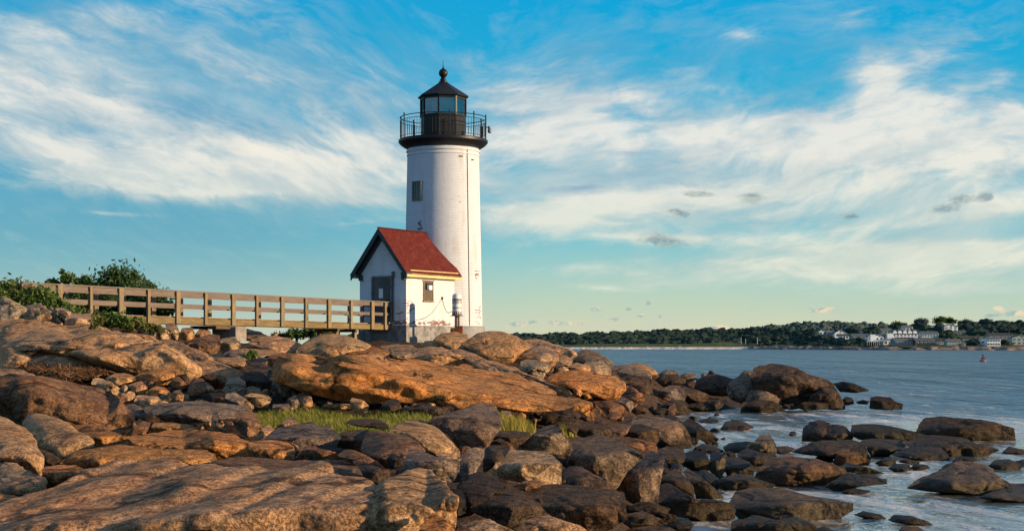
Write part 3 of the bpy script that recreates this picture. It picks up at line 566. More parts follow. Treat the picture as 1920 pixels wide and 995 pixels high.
H|D|m|dark sloping ledge at the left of the lower pool|-60,600,0,575,60,578,150,598,192,640,180,690,60,715,-60,710
H|K|r|small black stone touching the right edge|1865,350,1920,338,1990,348,1980,375,1900,380
"""
BIG = """
-40,965,40,935,95,919,130,905,162,884,220,869,295,862,340,866,400,874,430,882,480,880,522,883,550,878,580,871,605,875,625,897,655,895,690,902,712,908,702,920,697,928,688,953,685,968,682,1030,-50,1030
"""
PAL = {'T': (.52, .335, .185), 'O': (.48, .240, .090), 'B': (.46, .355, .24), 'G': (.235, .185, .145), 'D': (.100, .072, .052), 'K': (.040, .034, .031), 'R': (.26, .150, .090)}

def rock_material():
    m = bpy.data.materials.new('granite'); m.use_nodes = True; nt = m.node_tree; b = nt.nodes['Principled BSDF']
    oi = nt.nodes.new('ShaderNodeObjectInfo'); geo = nt.nodes.new('ShaderNodeNewGeometry')
    P0 = geo.outputs['Position']
    sp = nt.nodes.new('ShaderNodeSeparateXYZ'); nt.links.new(P0, sp.inputs[0]); Z = N(nt, sp.outputs[2])
    off = nt.nodes.new('ShaderNodeVectorMath'); off.operation = 'ADD'; nt.links.new(P0, off.inputs[0])
    rnd = N(nt, oi.outputs['Random']) * 37.0; nt.links.new(comb(nt, rnd, rnd * .7, rnd * .3), off.inputs[1]); V = off.outputs[0]
    big = noise(nt, V, .55, 4, .55, .4); mid = noise(nt, V, 2.6, 6, .62, .6); fine = noise(nt, V, 9.0, 6, .72); grain = noise(nt, V, 34.0, 3, .7); pit = noise(nt, V, 4.6, 9, .74, .3)
    base = oi.outputs['Color']
    c = mixc(nt, big.ss(.35, .65) * .55, base, mixc(nt, 1.0, base, (1.18, .92, .70), 'MULTIPLY'))        # iron staining
    c = mixc(nt, mid.ss(.46, .66) * .60, c, mixc(nt, 1.0, c, (.50, .48, .48), 'MULTIPLY'))                # dark lichen and weathering
    c = mixc(nt, noise(nt, V, 1.3, 6, .7, .3).ss(.56, .70) * .45, c, mixc(nt, 1.0, c, (1.45, 1.38, 1.28), 'MULTIPLY'))
    c = mixc(nt, pit.ss(.50, .57) * .62, c, mixc(nt, 1.0, c, (.52, .47, .44), 'MULTIPLY'))
    c = mixc(nt, pit.ss(.46, .40) * .50, c, mixc(nt, 1.0, c, (1.35, 1.28, 1.2), 'MULTIPLY'))
    sp1 = (fine * .45 + grain * .55)
    c = mixc(nt, sp1.ss(.49, .56) * .85, c, mixc(nt, 1.0, c, (.36, .33, .32), 'MULTIPLY'))                # mineral speckle
    c = mixc(nt, sp1.ss(.48, .40) * .6, c, mixc(nt, 1.0, c, (1.6, 1.5, 1.4), 'MULTIPLY'))
    # joints
    wv = nt.nodes.new('ShaderNodeVectorMath'); wv.operation = 'ADD'; nt.links.new(V, wv.inputs[0])
    wn = nt.nodes.new('ShaderNodeTexNoise'); nt.links.new(V, wn.inputs['Vector']); wn.inputs['Scale'].default_value = 1.1; wn.inputs['Detail'].default_value = 5
    sc3 = nt.nodes.new('ShaderNodeVectorMath'); sc3.operation = 'SCALE'; sc3.inputs[3].default_value = 1.1; nt.links.new(wn.outputs[1], sc3.inputs[0]); nt.links.new(sc3.outputs[0], wv.inputs[1])
    stm = nt.nodes.new('ShaderNodeMapping'); stm.inputs['Rotation'].default_value = (R(18), R(14), R(25)); stm.inputs['Scale'].default_value = (.45, .55, 1.5); nt.links.new(wv.outputs[0], stm.inputs[0])
    vo = nt.nodes.new('ShaderNodeTexVoronoi'); vo.feature = 'DISTANCE_TO_EDGE'; nt.links.new(stm.outputs[0], vo.inputs['Vector']); vo.inputs['Scale'].default_value = .62
    crack = N(nt, vo.outputs['Distance']).ss(.0, .040, 1.0, 0.0) * noise(nt, V, .8, 2).ss(.36, .52)
    c = mixc(nt, crack * .8, c, mixc(nt, 1.0, c, (.16, .14, .13), 'MULTIPLY'))
    # tide stain: dark band of weed and wet above the water line
    wet = (Z + (mid - .5) * .7).ss(.10, .75, 1.0, 0.0)
    c = mixc(nt, wet * .78, c, mixc(nt, mid.ss(.4, .6), (.020, .017, .013), (.040, .034, .018)))
    nt.links.new(c, b.inputs['Base Color'])
    nt.links.new((wet * -.30 + .86 + grain * .1).k, b.inputs['Roughness']); b.inputs['Specular IOR Level'].default_value = .16
    # strata
    st = noise(nt, stm.outputs[0], 2.2, 6, .65)
    h = big * .8 + mid * .30 + st * .35 + fine * .10 + grain * .045 + pit * .16 - crack * .16
    nt.links.new(bump(nt, h, 1.0, .36), b.inputs['Normal'])
    return m
ROCK = rock_material()

_ico = {}
def ico(n):
    if n not in _ico:
        bm = bmesh.new(); bmesh.ops.create_icosphere(bm, subdivisions=n, radius=1)
        bm.verts.ensure_lookup_table()
        _ico[n] = (np.array([v.co[:] for v in bm.verts]), np.array([[v.index for v in f.verts] for f in bm.faces])); bm.free()
    return _ico[n]

def radial(poly, cx, cy, hw, hh, th, smooth=.02):
    """distance to the outline along each angle, in the box-normalised plane"""
    q = (poly - [cx, cy]) / [hw, hh]; K = 720
    ang = np.linspace(-math.pi, math.pi, K, endpoint=False); r = np.zeros(K)
    a = q; b = np.roll(q, -1, axis=0)
    for i, t in enumerate(ang):
        d = np.array([math.cos(t), math.sin(t)]); e = b - a
        den = d[0] * e[:, 1] - d[1] * e[:, 0]; den = np.where(abs(den) < 1e-9, 1e-9, den)
        s = (a[:, 0] * e[:, 1] - a[:, 1] * e[:, 0]) / den; u = (a[:, 0] * d[1] - a[:, 1] * d[0]) / den
        ok = (s > 0) & (u >= -1e-6) & (u <= 1 + 1e-6); r[i] = s[ok].max() if ok.any() else np.nan
    if np.isnan(r).any(): g = ~np.isnan(r); r = np.interp(np.arange(K), np.arange(K)[g], r[g])
    w = max(1, int(K * smooth)); k = np.hanning(w * 2 + 3)[1:-1]; k /= k.sum(); m = len(k) // 2
    r = np.convolve(np.concatenate([r[-m:], r, r[:m]]), k, 'valid')
    return np.interp(th, np.append(ang, math.pi), np.append(r, r[0]))

def make_rock(poly, style, col, label, seed, name=None, Yb=None, detail=None, thick=1.0, lean=None, rough=1.0, cuts=None, edge=None, esoft=None, under=0.0, ribs=None):
    rng = random.Random(seed); poly = np.array(poly, dtype=float).reshape(-1, 2)
    x0, y0 = poly.min(0); x1, y1 = poly.max(0); cx = (x0 + x1) / 2; cy = (y0 + y1) / 2; hw = (x1 - x0) / 2; hh = (y1 - y0) / 2
    # centre of the box is inside every outline here; pull it to the centroid a little
    m = poly.mean(0); cx = cx * .6 + m[0] * .4; cy = cy * .5 + m[1] * .5
    Yf = Yb or gY(cx, max(y1 - hh * .12, 600))
    if detail is None: s = max(hw, hh) * 2; detail = 3 if s < 16 else 4 if s < 45 else 5 if s < 150 else 6
    V, Fc = ico(detail); dx, dy, dz = V[:, 0], V[:, 1], V[:, 2]
    th = np.arctan2(-dz, dx)                                   # rows grow downward in the photo
    sm = {'r': .018, 'm': .009, 'a': .005, 's': .012, 'w': .010}[style]
    Rr = radial(poly, cx, cy, hw, hh, th, sm)
    rho = np.sqrt(dx * dx + dz * dz)
    pw = {'r': 1.0, 'm': .8, 'a': .7, 's': .8, 'w': .9}[style]
    rs = rho ** pw
    gs = 1.035; U = np.cos(th) * Rr * rs * gs; W = -np.sin(th) * Rr * rs * gs          # right, up (normalised)
    yy = np.sign(dy) * np.abs(dy) ** .85
    # sizes in metres
    mpp = Yf / F; wm = hw * 2 * mpp; hm = hh * 2 * mpp
    Dm = thick * {'r': .55, 'm': .52, 'a': .50, 's': .42, 'w': .36}[style] * math.sqrt(wm * hm)
    Dm = min(Dm, 2.8)
    # flat faces: half spaces met on the near side only, so the outline stays
    nc = cuts if cuts is not None else {'r': 4, 'm': 7, 'a': 8, 's': 2, 'w': 3}[style]; ksoft = {'r': .13, 'm': .03, 'a': .012, 's': .08, 'w': .08}[style]
    o_add = {'r': .14, 'm': .03, 'a': 0, 's': .15, 'w': .15}[style]
    front = yy < 0
    yn = yy.copy()
    for k in range(nc):
        if k == 0 and style == 'a': n = Vector((rng.uniform(-.3, .3), -.62, rng.uniform(.6, 1.0))); o = rng.uniform(.50, .66)
        elif k == 1: n = Vector((rng.uniform(-.3, .4), -1, rng.uniform(-.25, .15))); o = rng.uniform(.55, .75)
        elif k == 2: n = Vector((rng.uniform(.6, 1.0), -.75, rng.uniform(-.2, .3))); o = rng.uniform(.50, .72)
        elif k == 3: n = Vector((rng.uniform(-1.0, -.6), -.75, rng.uniform(-.2, .3))); o = rng.uniform(.55, .75)
        else: n = Vector((rng.uniform(-1, 1), -.6, rng.uniform(-.6, 1))); o = rng.uniform(.62, .85)
        n.normalize(); o += o_add
        pl = (o - n.x * U - n.z * W) / n.y                        # surface height of that plane along depth
        h = np.clip(.5 + .5 * (pl - yn) / ksoft, 0, 1); mxv = yn * (1 - h) + pl * h + ksoft * h * (1 - h)
        yn = np.where(front, np.minimum(mxv, -0.02), yn)
    if lean is None: lean = {'r': .34, 'm': .36, 'a': .26, 's': .85, 'w': .6}[style]
    Yt = gY(cx, y0 + hh * .1); Lm = min(lean * max(0, Yt - Yf), 9.0 if style in 'sw' else 3.0)
    px = cx + U * hw; py = cy - W * hh
    low = np.clip((-W - .55) / .45, 0, 1); py = py + low * low * hh * (.12 if style in 'sw' else .18)           # buried foot
    # the near face turns over into the top along an edge
    if edge is not None:
        ee = np.array(edge, dtype=float).reshape(-1, 2); ep = np.interp(px, ee[:, 0], ee[:, 1])
    else:
        fr = {'r': rng.uniform(.40, .60), 'm': rng.uniform(.30, .55), 'a': rng.uniform(.25, .5), 's': rng.uniform(.5, .8), 'w': .4}[style]
        ep = y0 + 2 * hh * fr + rng.uniform(-.25, .25) * (px - cx) * hh / hw
    ew = hh * {'r': .30, 'm': .14, 'a': .05, 's': .16, 'w': .10}[style] * (esoft or 1)
    t_ = (ep - py) / ew; e = np.where(t_ > 20, t_, np.log1p(np.exp(np.clip(t_, -30, 20)))) * ew
    emax = max(1e-6, float((ep - py).max()))
    Y = Yf + Dm * (.85 if style in 'sw' else .35) + Lm * e / emax + yn * Dm * (1 if edge is None else .7) - under * Dm * np.clip((py - ep) / (hh), 0, 1) * -1
    X = (px - cx) * Y / F + (cx - 960) * Y / F; Zw = EYE + (HZ - py) * Y / F
    pts = np.stack([X, Y, Zw], 1)
    # relief
    size = min(math.sqrt(wm * hm), 2.6); am = size * .050 * rough
    q = pts / size; lumps = fbm(q * 2.6 + seed, 4, seed % 97)
    bil = np.abs(fbm(q * np.array([1.3, 1.1, 2.2]) + seed * .37, 3, seed % 71 + 3, .45)) * 2 - .5      # rounded lobes meeting in creases
    ridg = 1 - np.abs(fbm(q * np.array([2.0, 2.0, 4.5]) + seed * .7, 3, seed % 89 + 5)) * 2.2
    c0 = pts.mean(0); nrm = pts - c0; nrm /= np.linalg.norm(nrm, axis=1)[:, None] + 1e-9
    nrm = nrm * [.35, 1.3, .45]; nrm[:, 2] += .25 if style in 'sw' else .1
    amp = {'r': .8, 'm': 1.1, 'a': .6, 's': 1.2, 'w': 1.3}[style]
    pts = pts + nrm * (am * amp * (lumps * .9 + bil * (1.7 if style != 'a' else .5) - np.clip(ridg - .55, 0, 1) * 1.5))[:, None]
    if ribs:
        cxr = (pts[:, 0] - ribs[1] * pts[:, 1]) / ribs[0] + 1.2 * fbm(pts * [.30, .16, .30] + seed, 3, 41)
        saw = cxr - np.floor(cxr); rb = np.where(saw < .82, np.sin(saw / .82 * math.pi * .5) ** .8, 1 - (saw - .82) / .18) 
        pts[:, 2] += ribs[2] * (rb - .5) * (.35 + 1.1 * np.clip(fbm(pts * .33 + seed + 9, 2, 51) + .4, 0, 1)) * np.clip(1.2 - np.abs(V[:, 0]) ** 4, 0, 1)
    # joint planes: the rock steps in or out by a little where it has split
    jd = Vector((rng.uniform(-1, 1), rng.uniform(-.3, .3), rng.uniform(-.5, .5))).normalized(); j2 = Vector((rng.uniform(-.4, .4), rng.uniform(-.6, .2), 1)).normalized()
    qs = q - q.mean(0); ext = np.abs(qs).max()
    for k in range({'r': 2, 'm': 5, 'a': 4, 's': 6, 'w': 7}[style]):
        d_ = jd if k % 2 else j2; n_ = np.array([d_.x + rng.uniform(-.25, .25), d_.y + rng.uniform(-.2, .2), d_.z + rng.uniform(-.25, .25)]); n_ /= np.linalg.norm(n_)
        t_ = qs @ n_ + .07 * fbm(q * 2.2 + k * 3.1 + seed, 2, 61) - rng.uniform(-.6, .6) * ext * .8
        a_ = rng.choice([-1, 1]) * rng.uniform(.010, .024) * size
        pts = pts + nrm * (a_ * np.tanh(t_ / .018) - size * .020 * np.exp(-(t_ / .016) ** 2))[:, None]
    if detail >= 5: pts = pts + nrm * (size * .012 * fbm(q * 14 + seed, 3, 31))[:, None]
    org = np.array([c0[0], c0[1], pts[:, 2].min()])
    o = mesh_np(name or ('boulder' if max(hw, hh) > 18 else 'stone'), pts - org, Fc, ROCK, smooth=True, loc=tuple(org))
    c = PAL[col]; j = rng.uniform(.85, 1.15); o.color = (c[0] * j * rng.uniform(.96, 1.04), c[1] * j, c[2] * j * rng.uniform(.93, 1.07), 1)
    if style == 'a':
        try: o.data.set_sharp_from_angle(angle=R(42))
        except Exception: pass
    tag(o, label, 'rock', 'granite rocks of the shore')
    return o

# ---------------------------------------------------------------- ground and sea
def build_ground():
    xs = np.concatenate([np.linspace(-1500, -60, 60), np.linspace(-56, 1640, 620), np.linspace(1660, 3200, 50)])
    top = np.where(xs < 860, 556 + sstep(xs, 60, 480) * 78, np.interp(xs, [860, 1000, 1100, 1240, 1400, 1560, 1640, 3300], [634, 654, 676, 702, 716, 745, 800, 940]))
    ts = np.concatenate([np.linspace(0, 1, 330) ** 1.25])
    PX, T = np.meshgrid(xs, ts); PY = top[None, :] + T * (1420 - top[None, :])
    Y = 1 / invY(PX, PY); X = (PX - 960) * Y / F; Z = EYE + (HZ - PY) * Y / F
    Z = Z - .14 - sstep(PX, 1280, 1520) * 1.6 - sstep(PX, 1420, 1620) * 3
    q = np.stack([X.ravel(), Y.ravel(), Z.ravel() * 0], 1)
    a = fbm(q * 1.1, 4, 3); r1 = 1 - np.abs(fbm(q * .55, 3, 9)) * 2
    Z = Z + (a * .16 + (r1 - .5) * .07).reshape(Z.shape) - .04
    # the land falls away behind the crest
    nb = 26; rows = []
    for k in range(nb, 0, -1):
        f = (k / nb) ** 1.6; cut = sstep(xs, 860, 1000); rt = .25 * (1 - cut); yy = Y[0] + f * 90; zz = Z[0] * (1 - sstep(f, rt, 1 - .8 * cut)) + -2.5 * sstep(f, rt, 1 - .8 * cut) - f * .25
        rows.append(np.stack([X[0] * (yy / Y[0]), yy, zz], 1))
    main = np.stack([X, Y, Z], 2); G = np.concatenate([np.array(rows), main], 0)
    h, w = G.shape[:2]; idx = np.arange(h * w).reshape(h, w)
    Fc = np.stack([idx[:-1, :-1], idx[1:, :-1], idx[1:, 1:], idx[:-1, 1:]], -1).reshape(-1, 4)
    o = mesh_np('rocky_ground', G.reshape(-1, 3), Fc, ROCK, smooth=True)
    o.color = (.085, .058, .040, 1); tag(o, kind='structure')  # darkened so gaps between rocks read as deep shadow
    return G
GROUND = build_ground()
SEABED = None

def build_sea():
    m = mat('sea_water', (.02, .07, .11), .06, 0, .7); nt = m.node_tree; b = nt.nodes['Principled BSDF']
    geo = nt.nodes.new('ShaderNodeNewGeometry'); V = geo.outputs['Position']
    sp = nt.nodes.new('ShaderNodeSeparateXYZ'); nt.links.new(V, sp.inputs[0]); X = N(nt, sp.outputs[0]); Y = N(nt, sp.outputs[1])
    wn = noise(nt, comb(nt, X * .06, Y * .03), 1, 3, .5)
    calm = (Y + (wn - .5) * 30 + X * .5).ss(70, 94, 1.0, 0.0)               # sheltered water among the rocks
    def wave(sx, sy, det=4, dist=.6, rough=.6): return noise(nt, comb(nt, X * sx, Y * sy), 1, det, rough, dist)
    w1 = wave(.50, .20, 5); w2 = wave(1.6, .7, 4); w3 = wave(.10, .030, 3); w4 = wave(.035, .012, 2)
    choppy = (w1 * .60 + w2 * .20 + w3 * .7)
    ripple = wave(2.2, 1.1, 4, 1.2) * .016 + wave(.5, .35, 3, 1.5) * .035
    patch = wave(.012, .0035, 3, .5).ss(.35, .65, .65, 1.0)
    h = choppy * patch * ((calm * -.93) + 1.0) + ripple * calm
    nb = nt.nodes.new('ShaderNodeBump'); nb.inputs['Strength'].default_value = 1.0; nb.inputs['Distance'].default_value = 3.0
    nt.links.new(h.k, nb.inputs['Height'])
    fb = nt.nodes.new('ShaderNodeBump'); fb.inputs['Strength'].default_value = 1.0; fb.inputs['Distance'].default_value = 14.0
    swell = (wave(.22, .035, 4, .8, .65) * .5 + wave(.07, .010, 3, .6) * .8) * Y.ss(70, 220)
    nt.links.new(swell.k, fb.inputs['Height']); nt.links.new(nb.outputs[0], fb.inputs['Normal'])
    nt.links.new(fb.outputs[0], b.inputs['Normal'])
    band = wave(.11, .020, 5, .7, .68); chop = wave(.42, .085, 5, .8, .7)
    deep = mixc(nt, (band * .45 + chop * .55).ss(.40, .60), (.006, .034, .066), (.034, .125, .185))  # light and dark wave faces drawn into the water colour
    c = mixc(nt, calm, deep, (.14, .145, .125))  # sheltered water lightened toward the pale horizon it mirrors
    # pale sky-reflection streaks coloured in close by, small caps further out
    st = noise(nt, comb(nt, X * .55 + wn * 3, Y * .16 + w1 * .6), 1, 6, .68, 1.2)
    painted_sheen = st.ss(.44, .66) * calm * .75
    pale_flecks = (chop * .55 + w1 * .45).ss(.56, .66) * ((calm * -1) + 1) * .38
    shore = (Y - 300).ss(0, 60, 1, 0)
    pale_patches = (st * .6 + wave(.9, .35, 4) * .4).ss(.50, .62) * Y.ss(50, 80) * (Y.ss(110, 170, 1, 0)) * .35
    c = mixc(nt, (painted_sheen + pale_flecks + pale_patches).sat(), c, (.78, .77, .72))
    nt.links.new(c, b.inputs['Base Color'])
    nt.links.new(((painted_sheen + pale_flecks + pale_patches) * .5 + (calm * -.22 + .30)).k, b.inputs['Roughness'])
    m.node_tree.nodes.update() if False else None
    ys = np.concatenate([np.linspace(-60, 20, 6), 20 + np.linspace(0, 1, 60) ** 2 * 400, [700, 1200, 2500, 6000, 14000]])
    xs = np.linspace(-1, 1, 41)
    XX, YY = np.meshgrid(xs, ys); W = 400 + np.maximum(YY, 0) * 1.2
    G = np.stack([XX * W, YY, YY * 0], 2); h_, w_ = YY.shape; idx = np.arange(h_ * w_).reshape(h_, w_)
    Fc = np.stack([idx[:-1, :-1], idx[:-1, 1:], idx[1:, 1:], idx[1:, :-1]], -1).reshape(-1, 4)
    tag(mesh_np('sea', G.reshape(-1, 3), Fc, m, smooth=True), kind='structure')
build_sea()

# ---------------------------------------------------------------- place the rocks
def build_rocks():
    seed = 11; boxes = []
    for ln in ROCKS.strip().splitlines():
        t, c, s, lab, co = ln.split('|'); ox, oy, k = TILE[t]
        ED = lambda tt, l: (np.array(l, dtype=float).reshape(-1, 2) / TILE[tt][2] + TILE[tt][:2])
        p = np.array([float(q) for q in co.split(',')]).reshape(-1, 2) / k + [ox, oy]
        seed += 7
        kw = {}
        if 'great whaleback' in lab: kw = dict(detail=6, thick=.7, name='whaleback_rock', lean=.7, rough=1.3, edge=ED('C', [285,440,360,330,480,325,560,345,640,375,760,340,900,335,1040,350,1200,400,1400,465,1700,520,2000,560,2400,620]))
        if 'great brown boulder with a steep' in lab: kw = dict(detail=6, lean=.6, rough=1.2, edge=ED('A', [-90,640,150,620,300,660,450,720,650,790,800,830,870,800,940,830]))
        if 'broad orange ridge' in lab: kw = dict(detail=6, lean=.7, edge=ED('B', [940,270,1150,290,1380,320,1600,280,1750,290,1870,310,1980,400]))
        if 'huge smooth sloping slab' in lab: kw = dict(detail=6, rough=1.4, name='rock_slab', ribs=(2.6, -.9, .06))
        if 'biggest sea boulder' in lab and 'leaning' not in lab and 'of the' not in lab: kw = dict(detail=5)
        if t == 'A' and ('below the green bank' in lab or 'grooved boulder' in lab or 'square pale block' in lab or 'above the square block' in lab): kw = dict(Yb=46.0 if 'square' in lab and 'leaning' not in lab else 47.5)
        if s == 's': kw['name'] = 'rock_slab'
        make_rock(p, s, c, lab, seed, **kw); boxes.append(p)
    big = np.array([float(q) for q in BIG.replace('\n', '').split(',')]).reshape(-1, 2)
    make_rock(big, 's', 'T', 'broad ribbed foreground slab filling the lower left corner', 401, name='rock_slab', Yb=12.2, detail=7, thick=.40, lean=.50, rough=.6, cuts=0, edge=[-60,1000,300,975,450,960,560,951,640,948,700,946], esoft=.35, ribs=(.95, .30, .042))
    make_rock([684, 1040, 684, 967, 690, 940, 701, 925, 713, 905, 730, 894, 765, 881, 800, 877, 812, 885, 830, 902, 842, 915, 856, 932, 856, 962, 852, 985, 848, 1040],
              'm', 'T', 'knobbly block split from the right end of the foreground slab', 402, Yb=12.3, detail=6, thick=.75, rough=1.3, cuts=1, lean=.5, edge=[684,944,720,935,770,937,800,945,860,930], esoft=.6)
    make_rock([778, 1040, 782, 1000, 800, 970, 812, 960, 832, 970, 852, 992, 856, 1040], 'a', 'O', 'small orange stone at the foot of the knobbly block', 403, Yb=11.7, thick=.7)
    return boxes
BOXES = build_rocks()

# loose rubble in the hollows between the traced rocks
def build_rubble():
    rng = random.Random(5)
    protos = []
    for k in range(6):
        p = []
        n = 9
        for i in range(n):
            a = 2 * math.pi * i / n + rng.uniform(-.2, .2); r = rng.uniform(.72, 1.0)
            p += [960 + math.cos(a) * 30 * r * 1.25, 900 + math.sin(a) * 22 * r]
        V, Fc = ico(3); v = V.copy()
        v = v * np.array([rng.uniform(1.0, 1.4), rng.uniform(.8, 1.2), rng.uniform(.65, .95)])
        for j in range(9):
            nrm = np.array([rng.gauss(0, 1), rng.gauss(0, 1), rng.gauss(0, 1)]); nrm /= np.linalg.norm(nrm); o = rng.uniform(.55, .85)
            d = v @ nrm - o; v = v - np.clip(d, 0, None)[:, None] * nrm
        v = v * (1 + .05 * fbm(V * 2.5 + k * 5, 3, k))[:, None]
        me = bpy.data.meshes.new('rubble_stone'); me.from_pydata(v.tolist(), [], Fc.tolist()); me.update()
        me.polygons.foreach_set('use_smooth', [True] * len(me.polygons)); me.set_sharp_from_angle(angle=R(30)); me.materials.append(ROCK)
        protos.append(me)
    regions = [((1000, 860, 1330, 975), 22, (5, 12), 'DKD', 'small dark stone jammed between the big faceted blocks in the lower middle'),
               ((1340, 840, 1420, 930), 12, (4, 10), 'DK', 'small dark stone beside the brown shelf of rock'),
               ((225, 720, 470, 765), 34, (5, 12), 'TBGR', 'small angular stone in the rubble between the huge slab and the olive streaked boulder'),
               ((440, 690, 560, 770), 24, (4, 10), 'TBGR', 'small angular stone in the gravel left of the great whaleback'),
               ((560, 745, 850, 768), 26, (4, 9), 'DGRT', 'small stone in the shade along the foot of the great whaleback'),
               ((960, 745, 1200, 790), 40, (4, 10), 'ORDR', 'small brown stone in the rubble below the end of the whaleback'),
               ((1130, 700, 1340, 775), 34, (4, 10), 'DDGR', 'small dark stone among the boulders at the neck of the point'),
               ((1180, 760, 1400, 860), 26, (4, 11), 'DDK', 'small dark wet stone beside the near bank of the inlet'),
               ((430, 625, 560, 670), 16, (4, 9), 'TG', 'small stone among the ledges under the walkway'),
               ((870, 800, 980, 870), 12, (4, 9), 'DR', 'small dark stone in the hollow beside the second grass tuft'),
               ((120, 770, 470, 830), 20, (5, 10), 'TOR', 'small stone packed behind the orange ridge')]
    for (x0, y0, x1, y1), n, (a, b), pal, lab in regions:
        for i in range(n):
            px = rng.uniform(x0, x1); py = rng.uniform(y0, y1); s = rng.uniform(a, b)
            Y = gY(px, py); m = s * Y / F
            o = bpy.data.objects.new('rubble_stone', rng.choice(protos)); z = EYE + (HZ - py) * Y / F
            o.location = (float((px - 960) * Y / F), Y, z - m * .15 + .02); o.scale = (m * 1.1, m * 1.1, m)
            o.rotation_euler = (rng.uniform(-.4, .4), rng.uniform(-.4, .4), rng.uniform(0, 6.3))
            c = PAL[rng.choice(pal)]; j = rng.uniform(.8, 1.15); o.color = (c[0] * j, c[1] * j, c[2] * j, 1)
            link(o); tag(o, lab, 'stone', lab.replace('small', 'small loose').replace('stone ', 'stones ', 1))
build_rubble()

# ---------------------------------------------------------------- painted brick
def brick_material(name, white, brickc, spots, scale_w=.22, scale_h=.072, rough=.75, chips=.0):
    """paint over brick; spots: (x, z, rx, rz, weight) in metres in the wall's own UV plane where the paint has come off"""
    m = bpy.data.materials.new(name); m.use_nodes = True; nt = m.node_tree; b = nt.nodes['Principled BSDF']
    uv = nt.nodes.new('ShaderNodeUVMap').outputs[0]
    sp = nt.nodes.new('ShaderNodeSeparateXYZ'); nt.links.new(uv, sp.inputs[0]); U = N(nt, sp.outputs[0]); V = N(nt, sp.outputs[1])
    br = nt.nodes.new('ShaderNodeTexBrick'); nt.links.new(uv, br.inputs[0]); br.inputs['Scale'].default_value = 1; br.inputs['Brick Width'].default_value = scale_w
    br.inputs['Row Height'].default_value = scale_h; br.inputs['Mortar Size'].default_value = .007; br.inputs['Mortar Smooth'].default_value = .6
    br.inputs['Color1'].default_value = (1, 1, 1, 1); br.inputs['Color2'].default_value = (.86, .86, .86, 1); br.inputs['Mortar'].default_value = (.6, .6, .6, 1); br.offset = .5
    mort = N(nt, br.outputs['Fac'])
    n = noise(nt, uv, 1.2, 5, .6); n2 = noise(nt, comb(nt, U * 3.2, V * 11.0), 1, 5, .65); n3 = noise(nt, comb(nt, U * 2.5, V * .35), 1, 4, .6)
    c = mixc(nt, n.ss(.4, .7) * .35, white, tuple(x * .84 for x in white))
    c = mixc(nt, n3.ss(.48, .70) * .40, c, (.42, .38, .32))                   # rain streaks
    c = mixc(nt, .42, c, mixc(nt, 1.0, c, br.outputs['Color'], 'MULTIPLY'))
    m_ = None
    for (x, z, rx, rz, w) in spots:
        u = (U - x) * (1 / rx); v = (V - z) * (1 / rz); g = ((u * u + v * v) * -1).f('EXPONENT') * w; m_ = g if m_ is None else m_ + g
    if m_ is not None:
        cell = noise(nt, comb(nt, U * 4.4, V * 14.5, 5.3), 1, 2, .6)
        ch = (cell + m_ * .34 - .78).ss(0, .02) * m_.ss(.05, .2) + (cell + chips - 1).ss(0, .02)
        c = mixc(nt, ch.sat() * .85, c, mixc(nt, n2.ss(.4, .6), brickc, tuple(x * .45 for x in brickc)))
    nt.links.new(c, b.inputs['Base Color']); b.inputs['Roughness'].default_value = rough; b.inputs['Specular IOR Level'].default_value = .25
    nt.links.new(bump(nt, mort * -.5 + n2 * .4 + n * .3, .9, .016), b.inputs['Normal'])
    return m
def set_uv(o, fn):
    me = o.data; ul = me.uv_layers.new(name='UVMap'); 
    for p in me.polygons:
        cs = [fn(me.vertices[me.loops[li].vertex_index].co, p) for li in p.loop_indices]
        for li, c in zip(p.loop_indices, cs): ul.data[li].uv = c

black = weathered('black_iron_paint', (.010, .012, .016), .45, .3, 8, spec=.3)
stonefoot = weathered('grey_stone_footing', (.26, .27, .29), .85, .35, 5, bs=.9, dirt=(.12, .12, .13))
glass = bpy.data.materials.new('lantern_glass'); glass.use_nodes = True
def _glass():
    nt = glass.node_tree; nt.nodes.remove(nt.nodes['Principled BSDF']); out = nt.nodes['Material Output']
    t = nt.nodes.new('ShaderNodeBsdfTransparent'); t.inputs[0].default_value = (.42, .46, .50, 1); g = nt.nodes.new('ShaderNodeBsdfGlossy'); g.inputs['Roughness'].default_value = .03
    g.inputs[0].default_value = (.8, .85, .9, 1); mx = nt.nodes.new('ShaderNodeMixShader'); mx.inputs[0].default_value = .22
    nt.links.new(t.outputs[0], mx.inputs[1]); nt.links.new(g.outputs[0], mx.inputs[2]); nt.links.new(mx.outputs[0], out.inputs[0])
_glass()

